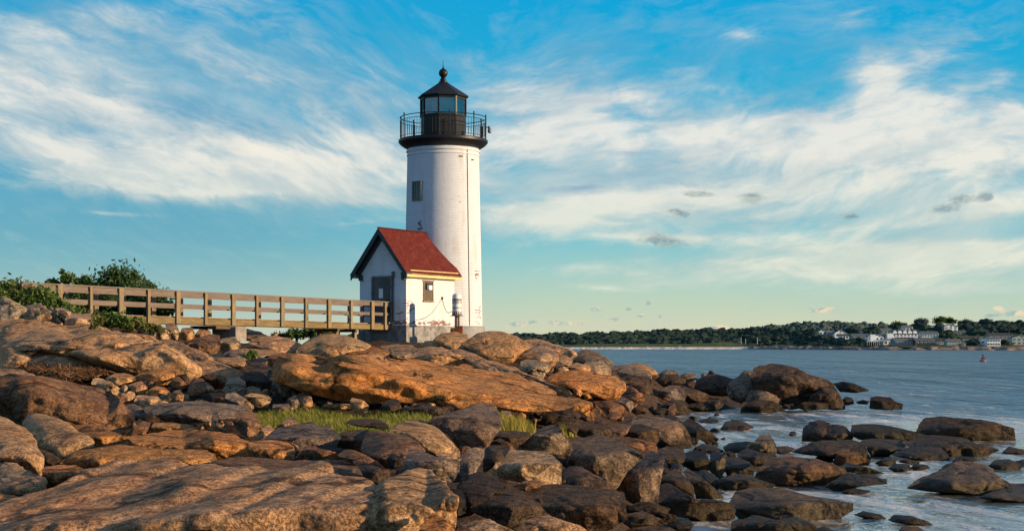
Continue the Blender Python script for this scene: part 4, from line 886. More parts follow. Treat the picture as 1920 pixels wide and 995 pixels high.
def build_lighthouse():
    cx, cy, z0 = (831 - 960) / F * 72, 72.0, 2.6
    root = empty('lighthouse', (cx, cy, z0), 'tall white brick lighthouse with black gallery and lantern', 'lighthouse')
    k = 72 / F
    Zp = lambda py: EYE + (HZ - py) * k - z0
    # tower
    n = 96; prof = [(1.83 - .17 * f, 1.40 + (9.72 - 1.40) * f) for f in [i / 24 for i in range(25)]]
    prof += [(1.69, 9.56), (1.69, 9.64), (1.66, 9.66)][0:0]
    b = MB(); b.lathe(prof, n=n)
    white = (.60, .67, .78)  # white paint tinted blue to show skylit shade under a warm sun
    M = brick_material('tower_white_brick', white, (.20, .07, .05),
                       [(-3.82, 6.00, .22, .34, 1.0), (-1.62, 7.4, .55, .7, .32), (-.82, 3.85, .30, .28, .75), (-.75, 1.9, .45, .55, .55), (-1.55, 3.2, 1.2, 1.2, .10), (-.65, 2.6, .3, 1.4, .25), (-2.5, 7.0, .5, .4, .35), (-1.0, 5.0, .8, 2.2, .15)], chips=.0)
    t = b.build('tower', M, root, smooth=True)
    def uvt(co, p):
        a = math.atan2(co.y, co.x); ca = math.atan2(p.center.y, p.center.x)
        if a - ca > math.pi: a -= 2 * math.pi
        if ca - a > math.pi: a += 2 * math.pi
        return (a * 1.74, co.z)
    set_uv(t, uvt)
    bb = MB(); bb.lathe([(1.655, 9.30), (1.70, 9.32), (1.70, 9.36), (1.66, 9.38)], n=n)
    bb.lathe([(1.655, 9.48), (1.72, 9.50), (1.72, 9.56), (1.66, 9.58)], n=n); bb.build('string_course', mat('white_paint', (.60, .65, .72), .7), root, smooth=True)
    MB().lathe([(1.98, 0), (1.96, 1.2), (1.94, 1.39), (1.80, 1.44)], n=64).build('stone_footing', stonefoot, root, smooth=True)
    # gallery deck with curved underside
    MB().lathe([(1.66, 9.64), (1.74, 9.69), (1.84, 9.74), (1.98, 9.84), (2.05, 9.92), (2.08, 9.95), (2.08, 10.06), (2.04, 10.09), (.6, 10.09)], n=96).build('gallery_deck', black, root, smooth=True)
    zd, zt = 10.09, Zp(222)
    rail = MB()
    for zz, rr in ((zt, .020), (zt - .16, .013), (zd + .10, .013)):
        pr = [(2.0 + rr * math.cos(a), zz + rr * math.sin(a)) for a in [2 * math.pi * i / 6 for i in range(6)]]
        rail.lathe(pr, n=80, closed=True)
    for i in range(80):
        if i % 8 == 0: continue
        a = R(-79) + 2 * math.pi * i / 80
        rail.tube([(2 * math.cos(a), 2 * math.sin(a), zd + .09), (2 * math.cos(a), 2 * math.sin(a), zt - .16)], .009, 5)
    rl = rail.build('gallery_railing', black, root)
    for i in range(10):
        a = R(-79) + 2 * math.pi * i / 10; x, y = 2 * math.cos(a), 2 * math.sin(a)
        pb = MB().tube([(x, y, zd), (x, y, zt + .05)], .026, 8)
        pb.lathe([(.006, 0), (.036, .02), (.042, .05), (.028, .08), (.006, .095)], (x, y, zt + .04), n=10); pb.build('railing_post', black, rl, smooth=True)
    # lantern room
    rot = R(-54); Rl = 1.07
    MB().lathe([(Rl, zd), (Rl, Zp(218)), (Rl - .05, Zp(218) + .02)], n=8, rot=rot).build('lantern_wall', black, root)
    MB().lathe([(Rl + .035, Zp(220)), (Rl + .035, Zp(217.6)), (Rl - .03, Zp(217.6) + .01)], n=8, rot=rot).build('lantern_sill', black, root)
    zg0, zg1 = Zp(217.5), Zp(186)
    fr = MB()
    for i in range(8):
        a = rot + i * math.pi / 4; x, y = math.cos(a) * (Rl - .01), math.sin(a) * (Rl - .01)
        fr.beam((x, y, zg0 - .05), (x, y, zg1 + .03), .075, .075, up=(math.cos(a), math.sin(a), 0))
        a2 = a + math.pi / 4; x2, y2 = math.cos(a2) * (Rl - .01), math.sin(a2) * (Rl - .01)
        fr.beam((x, y, zg1 - .01), (x2, y2, zg1 - .01), .06, .10)
    fr.build('lantern_frame', black, root)
    for i in range(8):
        a = rot + i * math.pi / 4; a2 = a + math.pi / 4; r = Rl - .03
        p = [Vector((math.cos(q) * r, math.sin(q) * r, 0)) for q in (a, a2)]; nn = (p[0] + p[1]).normalized() * .006
        g = MB(); lo, hi = Vector((0, 0, zg0)), Vector((0, 0, zg1 - .04))
        g.hexa([p[0] - nn + lo, p[1] - nn + lo, p[1] + nn + lo, p[0] + nn + lo, p[0] - nn + hi, p[1] - nn + hi, p[1] + nn + hi, p[0] + nn + hi]); g.build('window_pane', glass, root)
    optic = MB().lathe([(.30, zd), (.30, zg0 + .05), (.42, zg0 + .07), (.42, zg0 + .12), (.24, zg0 + .14), (.29, zg0 + .32), (.29, zg0 + .5), (.20, zg1 - .12), (.05, zg1 - .08)], n=24)
    optic.build('beacon_lamp', weathered('beacon_housing', (.06, .065, .07), .3, .3, 5), root, smooth=True)
    bl = MB()
    for aa in (-118, -98, -80, -62):                     # blinds inside the landward panes
        pass
    a, a2 = R(-98.6), R(-53.8); r = Rl - .10
    p = [Vector((math.cos(q) * r, math.sin(q) * r, zg0)) for q in (a, a2)]; bl.beam(p[0] + Vector((0, 0, .36)), p[1] + Vector((0, 0, .36)), .02, .62)
    a, a2 = R(-143), R(-122)
    p = [Vector((math.cos(q) * r * .98, math.sin(q) * r * .98, zg0)) for q in (a, a2)]; bl.beam(p[0] + Vector((0, 0, .36)), p[1] + Vector((0, 0, .36)), .02, .62)
    bl.build('lantern_blind', mat('blind_grey', (.035, .035, .042), .6), root)
    # roof, neck, ball and spire
    MB().lathe([(Rl - .06, zg1 + .03), (1.19, zg1 + .04), (1.21, zg1 + .07), (1.19, zg1 + .12), (.82, zg1 + .36), (.45, zg1 + .60), (.17, zg1 + .80), (.13, zg1 + .83)], n=8, rot=rot).build('lantern_roof', black, root)
    zb = Zp(137.5)
    MB().lathe([(.20, zg1 + .76), (.20, zg1 + .82), (.12, zg1 + .84), (.15, zg1 + .88), (.15, zg1 + .92), (.09, zg1 + .95), (.12, zg1 + .98), (.09, zb - .18)], n=24).build('roof_neck', black, root, smooth=True)
    MB().lathe([(.21 * math.sin(a), zb - .21 * math.cos(a)) for a in [math.pi * (i + .3) / 12.6 for i in range(13)]], n=28).build('vent_ball', black, root, smooth=True)
    MB().lathe([(.07, zb + .17), (.055, zb + .22), (.03, zb + .27), (.022, Zp(125)), (.010, Zp(113))], n=10).build('lightning_rod', black, root, smooth=True)
    # glass block window in the shaft
    t_ = R(-131.2); rr = 1.695; zc = Zp(363); c = Vector((math.cos(t_) * rr, math.sin(t_) * rr, zc)); nn = Vector((math.cos(t_), math.sin(t_), 0)); tg = Vector((-nn.y, nn.x, 0))
    M3 = Matrix((tg, nn * -1, Vector((0, 0, 1)))).transposed()
    w = MB()
    for s in (-1, 1): w.box(c + tg * .27 * s, (.05, .16, .90), M3); w.box(c + Vector((0, 0, .425 * s)), (.49, .16, .05), M3)
    wf = w.build('glass_block_window', mat('window_surround', (.16, .18, .20), .7), root)
    g = MB()
    for i in range(3):
        for j in range(5): g.box(c + tg * ((i - 1) * .163) + Vector((0, 0, (j - 2) * .16)) + nn * .01, (.145, .07, .142), M3)
    gb = g.build('glass_blocks', mat('glass_block', (.035, .065, .075), .18, spec=.6), wf, bevel=.012)
    MB().box(c - nn * .02, (.49, .02, .8), M3).build('mortar_grid', mat('dark_mortar', (.05, .06, .07), .8), wf)
    # lightning conductor down the shaft, two vent slots
    pts = []
    for i in range(20):
        z = 1.45 + i * (9.6 - 1.45) / 19; r = 1.83 - .17 * (z - 1.40) / 8.32 + .018; a = R(-46.5) ; pts.append((r * math.cos(a), r * math.sin(a), z))
    MB().tube(pts, .016, 6).build('conductor_cable', weathered('grey_cable', (.22, .21, .21), .7), root)
    for px, py in ((866, 300), (887, 304)):
        z = Zp(py); r = 1.835 - .17 * (z - 1.40) / 8.32; x = (px - 831) * k; a = -math.acos(x / r); nn = Vector((math.cos(a), math.sin(a), 0)); tg = Vector((-nn.y, nn.x, 0))
        MB().box(Vector((math.cos(a), math.sin(a), 0)) * (r - .02) + Vector((0, 0, z)), (.20, .06, .055), Matrix((tg, nn * -1, Vector((0, 0, 1)))).transposed()).build('vent_slot', mat('slot_black', (.02, .02, .02), .8), root)
    # floodlight hung outside the railing at the right, boxes on the deck
    fl = MB(); fl.beam((2.0, -.30, zd + .55), (2.16, -.30, zd + .55), .04, .04); fl.tube([(2.14, -.30, zd + .60), (2.14, -.30, zd + .30)], .05, 10)
    f1 = fl.build('floodlight_bracket', black, root)
    MB().lathe([(.05, -.16), (.09, -.12), (.10, -.04), (.07, .05), (.03, .09)], (2.17, -.30, zd + .44), n=14).build('floodlight_head', mat('lamp_grey', (.16, .17, .18), .4), f1, smooth=True)
    MB().box((-1.28, -1.30, zd + .26), (.10, .10, .52)).build('vent_pipe', black, root)
    MB().box((1.80, -.62, zd + .30), (.14, .14, .50)).build('equipment_box', black, root, bevel=.01)
build_lighthouse()

# ---------------------------------------------------------------- brick entry house
HD = Vector((.53, .848, 0)).normalized(); HE = Vector((-HD.y, HD.x, 0)); HC = Vector(((761.5 - 960) / F * 67, 67, 2.7))
def build_house():
    W, L = 2.52, 3.7
    root = empty('entry_house', HC, 'small white brick entry house with red shingle roof at the tower foot', 'house', rz=math.atan2(HD.y, HD.x))
    # local axes: +x runs back along the side wall, +y runs left along the door wall
    root.rotation_euler.z = math.atan2(HD.y, HD.x)
    ze, zr = 3.72, 5.36     # wall top and gable peak of the wall
    M = brick_material('house_white_brick', (.66, .71, .79), (.22, .075, .045),
                       [(.35, 1.9, .45, .40, .50), (.9, 1.42, 2.6, .10, .85), (2.6, 1.45, 1.2, .22, .65), (.25, 2.3, .35, .25, .5), (1.0, 2.6, 1.0, .6, .12), (-.4, 1.6, .5, .35, .45), (-.35, 2.0, .5, .6, .30), (2.9, 2.6, .5, 1.0, .2)], chips=.0)
    b = MB(); vs = [(0, 0, 0), (L, 0, 0), (L, W, 0), (0, W, 0), (0, 0, ze), (L, 0, ze), (L, W, ze), (0, W, ze), (0, W / 2, zr), (L, W / 2, zr)]
    b.add(vs, [(3, 2, 1, 0), (0, 1, 5, 4), (2, 3, 7, 6), (1, 2, 6, 9, 5), (3, 0, 4, 8, 7), (4, 5, 9, 8), (6, 7, 8, 9)])
    wall = b.build('brick_wall', M, root)
    set_uv(wall, lambda co, p: (co.x, co.z) if abs(p.normal.y) > .5 and abs(p.normal.z) < .5 else (-co.y, co.z))
    f = MB(); f.box((L / 2, W / 2, .66), (L + .10, W + .10, 1.32)); f.build('stone_footing', weathered('house_footing', (.25, .255, .26), .85, .6, 5, bs=1.0, dirt=(.07, .07, .075)), root, bevel=.02)
    # roof: two slabs with shingle courses
    rm = bpy.data.materials.new('red_shingles'); rm.use_nodes = True; nt = rm.node_tree; bs = nt.nodes['Principled BSDF']
    uv = nt.nodes.new('ShaderNodeUVMap').outputs[0]; br = nt.nodes.new('ShaderNodeTexBrick'); nt.links.new(uv, br.inputs[0]); br.inputs['Scale'].default_value = 1
    br.inputs['Brick Width'].default_value = .16; br.inputs['Row Height'].default_value = .11; br.inputs['Mortar Size'].default_value = .008
    br.inputs['Color1'].default_value = (.125, .018, .014, 1); br.inputs['Color2'].default_value = (.085, .013, .011, 1); br.inputs['Mortar'].default_value = (.05, .010, .009, 1)
    n = noise(nt, uv, 3, 5, .6); nt.links.new(mixc(nt, n.ss(.45, .7) * .5, br.outputs[0], (.16, .045, .032)), bs.inputs['Base Color']); bs.inputs['Roughness'].default_value = .9
    nt.links.new(bump(nt, N(nt, br.outputs[1]) * -1 + n * .4, .7, .015), bs.inputs['Normal']); bs.inputs['Specular IOR Level'].default_value = .2
    oh, of, th = .26, .34, .07; sl_ = (zr - ze) / (W / 2); ev = ze + .02 - oh * sl_
    green = weathered('dark_green_trim', (.032, .060, .066), .6, .3, 6)
    cream = weathered('cream_trim', (.62, .50, .26), .7, .2, 5)
    for side in (0, 1):
        y_e = -oh if side == 0 else W + oh; y_r = W / 2
        lo = Vector((0, y_e, ev + .12)); hi = Vector((0, y_r, zr + .14)); 
        r = MB(); x0, x1 = -of, L + .25
        up = Vector((0, 0, th))
        A_, B_, C_, D_ = Vector((x0, lo.y, lo.z)), Vector((x1, lo.y, lo.z)), Vector((x1, hi.y, hi.z)), Vector((x0, hi.y, hi.z))
        if side == 0: r.hexa([A_, B_, C_, D_, A_ + up, B_ + up, C_ + up, D_ + up])
        else: r.hexa([B_, A_, D_, C_, B_ + up, A_ + up, D_ + up, C_ + up])
        o = r.build('roof', rm, root); s = math.hypot(1, sl_)
        set_uv(o, lambda co, p: (co.x, abs(co.y - W / 2) * s))
        # rake board on the gable end and soffit
        rb = MB(); d0 = Vector((-of - .003, lo.y, lo.z - .02)); d1 = Vector((-of - .003, hi.y, hi.z - .02))
        dn = Vector((0, 0, -.20)); tx = Vector((.06, 0, 0))
        q = [d0 + dn, d0 + dn + tx, d1 + dn + tx, d1 + dn, d0 + Vector((0, 0, .085)), d0 + tx + Vector((0, 0, .085)), d1 + tx + Vector((0, 0, .085)), d1 + Vector((0, 0, .085))]
        if side == 1: q = [q[1], q[0], q[3], q[2], q[5], q[4], q[7], q[6]]
        rb.hexa(q); rb.build('rake_board', green, root)
        rb2 = MB(); d0 = Vector((-.10, y_e * .3 + (0 if side == 0 else W * .7), ev + .12 - .25 + (oh * .7) * sl_)); 
        e0 = Vector((-.07, (0 if side == 0 else W) , ze - .26)); e1 = Vector((-.07, W / 2, zr - .26)); t2 = Vector((.066, 0, 0)); up2 = Vector((0, 0, .30))
        q = [e0, e0 + t2, e1 + t2, e1, e0 + up2, e0 + t2 + up2, e1 + t2 + up2, e1 + up2]
        if side == 1: q = [q[1], q[0], q[3], q[2], q[5], q[4], q[7], q[6]]
        rb2.hexa(q); rb2.build('gable_frieze', green, root)
        # cornice return
        yc = -.13 if side == 0 else W + .13
        MB().box((-.15, yc + (.02 if side == 0 else -.02), ze - .16), (.40, .34, .07)).box((-.06, (.10 if side == 0 else W - .10), ze - .30), (.14, .16, .26)).build('cornice_return', green, root, bevel=.008)
        # eave fascia and frieze along the sides
        ym = -oh + .05 if side == 0 else W + oh - .05
        MB().box((L / 2 - .02, ym, ev + .09), (L + .5, .10, .17)).build('eave_fascia', cream, root, bevel=.006)
        MB().box((L / 2, -.03 if side == 0 else W + .03, ze - .19), (L - .02, .055, .30)).box((L / 2, -.13 if side == 0 else W + .13, ze - .02), (L, .22, .04)).build('frieze_board', cream, root)
    MB().beam((-of, W / 2, zr + .225), (L + .2, W / 2, zr + .225), .14, .035).build('ridge_cap', rm, root)
    rc = root.children[-1]; set_uv(rc, lambda co, p: (co.x, co.y))
    # door in the gable wall
    y0, y1, zb, zt_ = .80, 1.76, 1.46, 3.40
    grey = weathered('grey_steel_door', (.085, .09, .095), .5, .35, 3, stretch=(1, 1, .5))
    d = MB().box((-.012, (y0 + y1) / 2, (zb + zt_) / 2), (.05, y1 - y0, zt_ - zb)).build('door', grey, root)
    fr = MB().box((-.03, y0 - .04, (zb + zt_) / 2), (.09, .075, zt_ - zb + .1)).box((-.03, y1 + .04, (zb + zt_) / 2), (.09, .075, zt_ - zb + .1)).box((-.03, (y0 + y1) / 2, zt_ + .045), (.085, y1 - y0, .08))
    fr.build('door_frame', weathered('door_frame_grey', (.16, .17, .175), .6), d)
    MB().box((-.042, 1.33, 2.72), (.012, .22, .42)).build('notice', mat('paper_white', (.62, .68, .72), .7), d)
    MB().tube([(-.045, .92, 2.42), (-.10, .92, 2.42), (-.10, 1.05, 2.42)], .018, 8).build('handle', black, d)
    MB().box((-.055, .93, 1.9), (.05, .16, .40)).build('lock_box', black, d)
    sill = MB().box((-.14, (y0 + y1) / 2, zb - .04), (.30, y1 - y0 + .2, .06)).build('door_sill', stonefoot, root)
    cp = MB().tube([(-.05, .66, 1.5), (-.05, .66, 3.62)], .022, 8); cp.box((-.06, .66, 3.55), (.10, .10, .22)); cp.box((-.05, .66, 3.1), (.06, .08, .05)).box((-.05, .66, 2.4), (.06, .08, .05))
    cp.build('conduit', mat('conduit_grey', (.10, .11, .115), .5), root)
    # small boarded window with a lamp on the long wall
    x0, x1, zb, zt_ = 1.30, 1.98, 2.42, 3.28
    wn = MB().box(((x0 + x1) / 2, -.004, (zb + zt_) / 2), (x1 - x0, .03, zt_ - zb)).build('boarded_window', weathered('window_board', (.10, .075, .06), .6, .3, 5), root)
    MB().box(((x0 + x1) / 2, -.02, zt_ + .025), (x1 - x0 + .22, .05, .045)).box((x0 - .02, -.012, (zb + zt_) / 2), (.04, .05, zt_ - zb)).box((x1 + .02, -.012, (zb + zt_) / 2), (.04, .05, zt_ - zb)).box(((x0 + x1) / 2, -.03, zb - .03), (x1 - x0 + .14, .08, .05)).build('frame', weathered('frame_brown', (.22, .18, .15), .7), wn)
    lp = MB().box((1.52, -.06, 3.02), (.16, .10, .20)).build('wall_lamp', mat('lamp_housing_blue', (.10, .15, .25), .4), wn)
    MB().box((1.74, -.05, 3.00), (.24, .06, .20)).build('sign_plate', mat('plate_white', (.75, .78, .8), .5), wn)
    MB().box((1.66, -.05, 3.16), (.42, .07, .04)).build('hood', black, wn)
build_house()

# ---------------------------------------------------------------- fog signal
def build_signal():
    Y = 66.9; k = Y / F; x = (856.5 - 960) * k; zz = lambda py: EYE + (HZ - py) * k - 3.5
    root = empty('fog_signal', (x, Y, 3.5), 'white cylindrical fog signal on a rusty pole beside the entry house', 'fog signal')
    wp = weathered('signal_white', (.72, .73, .74), .45, .15, 6); rust = weathered('rust', (.20, .065, .025), .9, .5, 9, dirt=(.05, .02, .015)); dk = mat('signal_dark', (.05, .055, .06), .5)
    MB().lathe([(.20, zz(588)), (.20, zz(556)), (.185, zz(552.5)), (.13, zz(550.6)), (.04, zz(550))], n=32).build('signal_body', wp, root, smooth=True)
    MB().lathe([(.203, zz(563)), (.207, zz(562.8)), (.207, zz(560.4)), (.203, zz(560.2))], n=32).build('band', dk, root, smooth=True)
    gr = MB()
    for j in range(3):
        for i in range(18):
            a = 2 * math.pi * i / 18; z = zz(568.5 - j * 2.0)
            gr.box((math.cos(a) * .199, math.sin(a) * .199, z), (.018, .045, .026), Matrix.Rotation(a, 3, 'Z'))
    gr.build('grille', dk, root)
    MB().lathe([(.208, zz(577.5)), (.208, zz(576.2)), (.20, zz(576))], n=32).build('band', dk, root, smooth=True)
    lg = MB()
    for i in range(12):
        a = 2 * math.pi * i / 12; lg.box((math.cos(a) * .19, math.sin(a) * .19, zz(587)), (.03, .05, .16), Matrix.Rotation(a, 3, 'Z'))
    lg.build('mounting_lugs', dk, root)
    MB().lathe([(.15, zz(592.6)), (.29, zz(592.3)), (.29, zz(591.2)), (.22, zz(590.6)), (.20, zz(588.5))], n=24).build('platform', weathered('platform_grey', (.16, .14, .13), .7), root, smooth=True)
    MB().tube([(0, 0, zz(620)), (0, 0, zz(592))], .085, 16).tube([(.10, -.04, zz(614)), (.10, -.04, zz(592))], .03, 8).build('pole', weathered('pole_rusty', (.30, .20, .16), .8, .5, 7, dirt=(.22, .07, .03)), root, smooth=True)
    MB().box((0, 0, zz(622.5)), (.50, .46, .38)).box((.20, -.05, zz(616)), (.12, .30, .25)).box((-.22, -.02, zz(619.5)), (.10, .34, .2)).build('rusty_base', rust, root, bevel=.012)
    # sagging cable from the wall
    a = HC + HD * 2.72 - HE * .01; a = Vector((a.x, a.y, EYE + (HZ - 559) * (a.y) / F)); bb = Vector((x - .19, Y, EYE + (HZ - 583) * k)); pts = []
    for i in range(15):
        t = i / 14; p = a.lerp(bb, t); p.z -= .42 * math.sin(math.pi * t) * (1 - t * .4); pts.append(p)
    o = MB().tube(pts, .014, 6).tube([a + Vector((0, 0, -.05)), a + Vector((.02, -.02, .06))], .045, 8).build('power_cable', mat('cable_black', (.03, .03, .03), .6), None)
    tag(o, 'thin black cable sagging from the wall to the fog signal', 'cable')
build_signal()

# ---------------------------------------------------------------- wooden walkway
def build_walkway():
    B = Vector((-5.42, 67.2, 0)); w = 1.10
    def at_px(px): q = (px - 960) / F; return (B.x - q * B.y) / (HD.x - q * HD.y)           # distance along the walkway from the door end
    def pt(s, off=0.0, z=0.0): p = B - HD * s + HE * off; return Vector((p.x, p.y, z))
    top = lambda s: 5.03 + s * .0087
    bot = lambda s: top(s) - 1.22
    root = empty('walkway', pt(9, .5, 4.0), 'long wooden footbridge with slatted handrails leading to the door', 'footbridge')
    bpy.context.view_layer.update(); inv = -Vector(root.location)
    post_m = weathered('post_timber', (.205, .162, .100), .8, .35, 4, stretch=(3, 3, .7)); rail_m = weathered('rail_timber', (.150, .122, .110), .8, .25, 4, stretch=(.6, .6, 3)); beam_m = weathered('beam_timber', (.18, .135, .066), .8, .35, 4, stretch=(.6, .6, 3))
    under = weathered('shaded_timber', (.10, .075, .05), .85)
    main = [103, 218, 325, 429, 521, 609, 690]; thin = [162, 270, 377, 473, 565, 650, 714]
    S0, S1 = at_px(733), at_px(40)
    for side, off in ((0, 0.0), (1, w)):
        s1 = S1
        out = -.035 if side == 0 else .035
        MB().beam(pt(S0, off, top(S0)), pt(s1, off, top(s1)), .15, .04).build('handrail', weathered('cap_timber', (.17, .15, .13), .8, .2, 4, stretch=(.6, .6, 3)), root, loc=inv)
        MB().beam(pt(S0, off + out * 0, top(S0) - .11), pt(s1, off, top(s1) - .11), .04, .155).build('upper_rail', rail_m, root, loc=inv)
        MB().beam(pt(S0, off, top(S0) - .535), pt(s1, off, top(s1) - .535), .04, .13).build('middle_rail', rail_m, root, loc=inv)
        MB().beam(pt(S0 - .1, off, bot(S0) + .125), pt(s1, off, bot(s1) + .125), .07, .22).build('side_beam', beam_m, root, loc=inv)
        for px in main + thin:
            s = at_px(px + 6) ; wd = .20 if px in main else .125; o2 = off + (-.065 if side == 0 else .065)
            a = pt(s, o2, bot(s) + .02); b = pt(s, o2, top(s) - .025)
            MB().beam(a, b, .085, wd, up=HD).build('post', post_m, root, loc=inv)
    dk = MB(); s = S0 - .05
    while s < S1: 
        dk.beam(pt(s, .06, bot(s) + .27), pt(s, w - .06, bot(s) + .27), .13, .035); s += .145
    dk.build('deck_boards', weathered('deck_timber', (.26, .20, .14), .8), root, loc=inv)
    for px in (400, 660, 560, 250):
        s = at_px(px); 
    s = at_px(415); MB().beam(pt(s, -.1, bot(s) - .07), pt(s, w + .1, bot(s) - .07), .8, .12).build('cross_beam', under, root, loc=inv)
    s = at_px(441); MB().box(pt(s, .3, bot(s) - .30), (.62, 1.2, .55), Matrix.Rotation(math.atan2(HD.y, HD.x), 3, 'Z')).build('concrete_pier', weathered('pier_concrete', (.26, .24, .22), .9), root, loc=inv, bevel=.02)
    for px in (634, 668):
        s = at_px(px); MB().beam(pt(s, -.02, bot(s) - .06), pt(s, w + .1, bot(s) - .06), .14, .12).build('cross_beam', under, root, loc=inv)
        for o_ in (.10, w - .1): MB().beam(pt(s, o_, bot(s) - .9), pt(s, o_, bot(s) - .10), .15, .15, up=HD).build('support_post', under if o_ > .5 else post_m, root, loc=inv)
build_walkway()

# ---------------------------------------------------------------- vegetation
def leaf_material(name, a, b, trans=.25):
    m = bpy.data.materials.new(name); m.use_nodes = True; nt = m.node_tree; bs = nt.nodes['Principled BSDF']
    geo = nt.nodes.new('ShaderNodeNewGeometry'); oi = nt.nodes.new('ShaderNodeObjectInfo')
    n = noise(nt, geo.outputs['Position'], 3.0, 4, .7)
    n2 = N(nt, geo.outputs['Random Per Island'])
    c = mixc(nt, (n * .5 + n2 * .5).ss(.3, .7), a, b)
    nt.links.new(c, bs.inputs['Base Color']); bs.inputs['Roughness'].default_value = .6; bs.inputs['Specular IOR Level'].default_value = .2
    if trans:
        t = nt.nodes.new('ShaderNodeBsdfTranslucent'); nt.links.new(mixc(nt, 1.0, c, (1.2, 1.3, .7), 'MULTIPLY'), t.inputs[0]); mx = nt.nodes.new('ShaderNodeMixShader'); mx.inputs[0].default_value = trans
        nt.links.new(bs.outputs[0], mx.inputs[1]); nt.links.new(t.outputs[0], mx.inputs[2]); nt.links.new(mx.outputs[0], nt.nodes['Material Output'].inputs[0])
    return m
LEAF_DARK = leaf_material('leaf_dark', (.028, .062, .026), (.075, .130, .042))
LEAF_MID = leaf_material('leaf_mid', (.050, .100, .026), (.130, .200, .055))
LEAF_DRY = leaf_material('leaf_olive', (.080, .105, .034), (.200, .200, .075))
BARK = weathered('bark', (.10, .075, .055), .9)

def leaf_cloud(rng, c, r, n, leaf, clumps, ragged=.35, up=.2):
    """many small leaves gathered round clump centres inside an uneven crown"""
    nr = np.random.RandomState(rng.randrange(1 << 30)); c = np.array(c); r = np.array(r)
    d = nr.normal(size=(clumps, 3)); d /= np.linalg.norm(d, axis=1)[:, None]; d[:, 2] = np.abs(d[:, 2]) * .95 - .25 + up * .2
    rad = (.55 + .45 * nr.rand(clumps) ** .5) * (1 + ragged * (nr.rand(clumps) - .5) * 1.4)
    cc = c + d * rad[:, None] * r
    k = nr.randint(0, clumps, n); sp = r.min() * .26
    p = cc[k] + nr.normal(size=(n, 3)) * sp * (.5 + .8 * nr.rand(clumps))[k][:, None]
    a = nr.normal(size=(n, 3)); a /= np.linalg.norm(a, axis=1)[:, None]; b = np.cross(a, nr.normal(size=(n, 3))); b /= np.linalg.norm(b, axis=1)[:, None]
    s = leaf * (.6 + .8 * nr.rand(n))[:, None]
    v = np.stack([p - a * s, p - b * s * .45, p + a * s, p + b * s * .45], 1).reshape(-1, 3)
    return v, np.arange(4 * n).reshape(-1, 4)
def shrub(name, px, py, rx, ry, Y, m, label, cat='shrub', group=None, seed=0, dens=1.0, leaf=.075, trunk=False, ragged=.35, clumps=None):
    rng = random.Random(seed * 31 + 7); k = Y / F; c = P(px, py, Y); r = (rx * k, min(rx, ry * 1.6) * k * .8, ry * k)
    area = rx * ry * k * k; n = int(min(16000, 2200 * dens * area * 3.1 / (leaf / .075) ** 2 + 150)); cl = clumps or int(10 + area * 9)
    base = Vector((c.x, c.y, c.z - r[2]))
    v, f = leaf_cloud(rng, c - base, r, n, leaf, cl, ragged)
    if trunk:
        root = empty(name, base, label, cat, group)
        mesh_np('crown', v, f, m, parent=root)
        t = MB(); h = r[2]
        t.tube([(0, 0, -1.0), (.02, 0, h * .5), (.06, .02, h * 1.1)], [.13, .10, .05], 8)
        for i in range(9):
            a = rng.uniform(0, 6.28); q = rng.uniform(.3, .9); t.tube([(0, 0, h * rng.uniform(.15, .7)), (math.cos(a) * r[0] * .35, math.sin(a) * r[1] * .35, h * (q + .3)), (math.cos(a) * r[0] * .75, math.sin(a) * r[1] * .7, h * (q + .65))], [.05, .035, .012], 6)
        t.build('trunk', BARK, root, smooth=True)
        return root
    o = mesh_np(name, v, f, m, loc=tuple(base)); tag(o, label, cat, group)
    return o
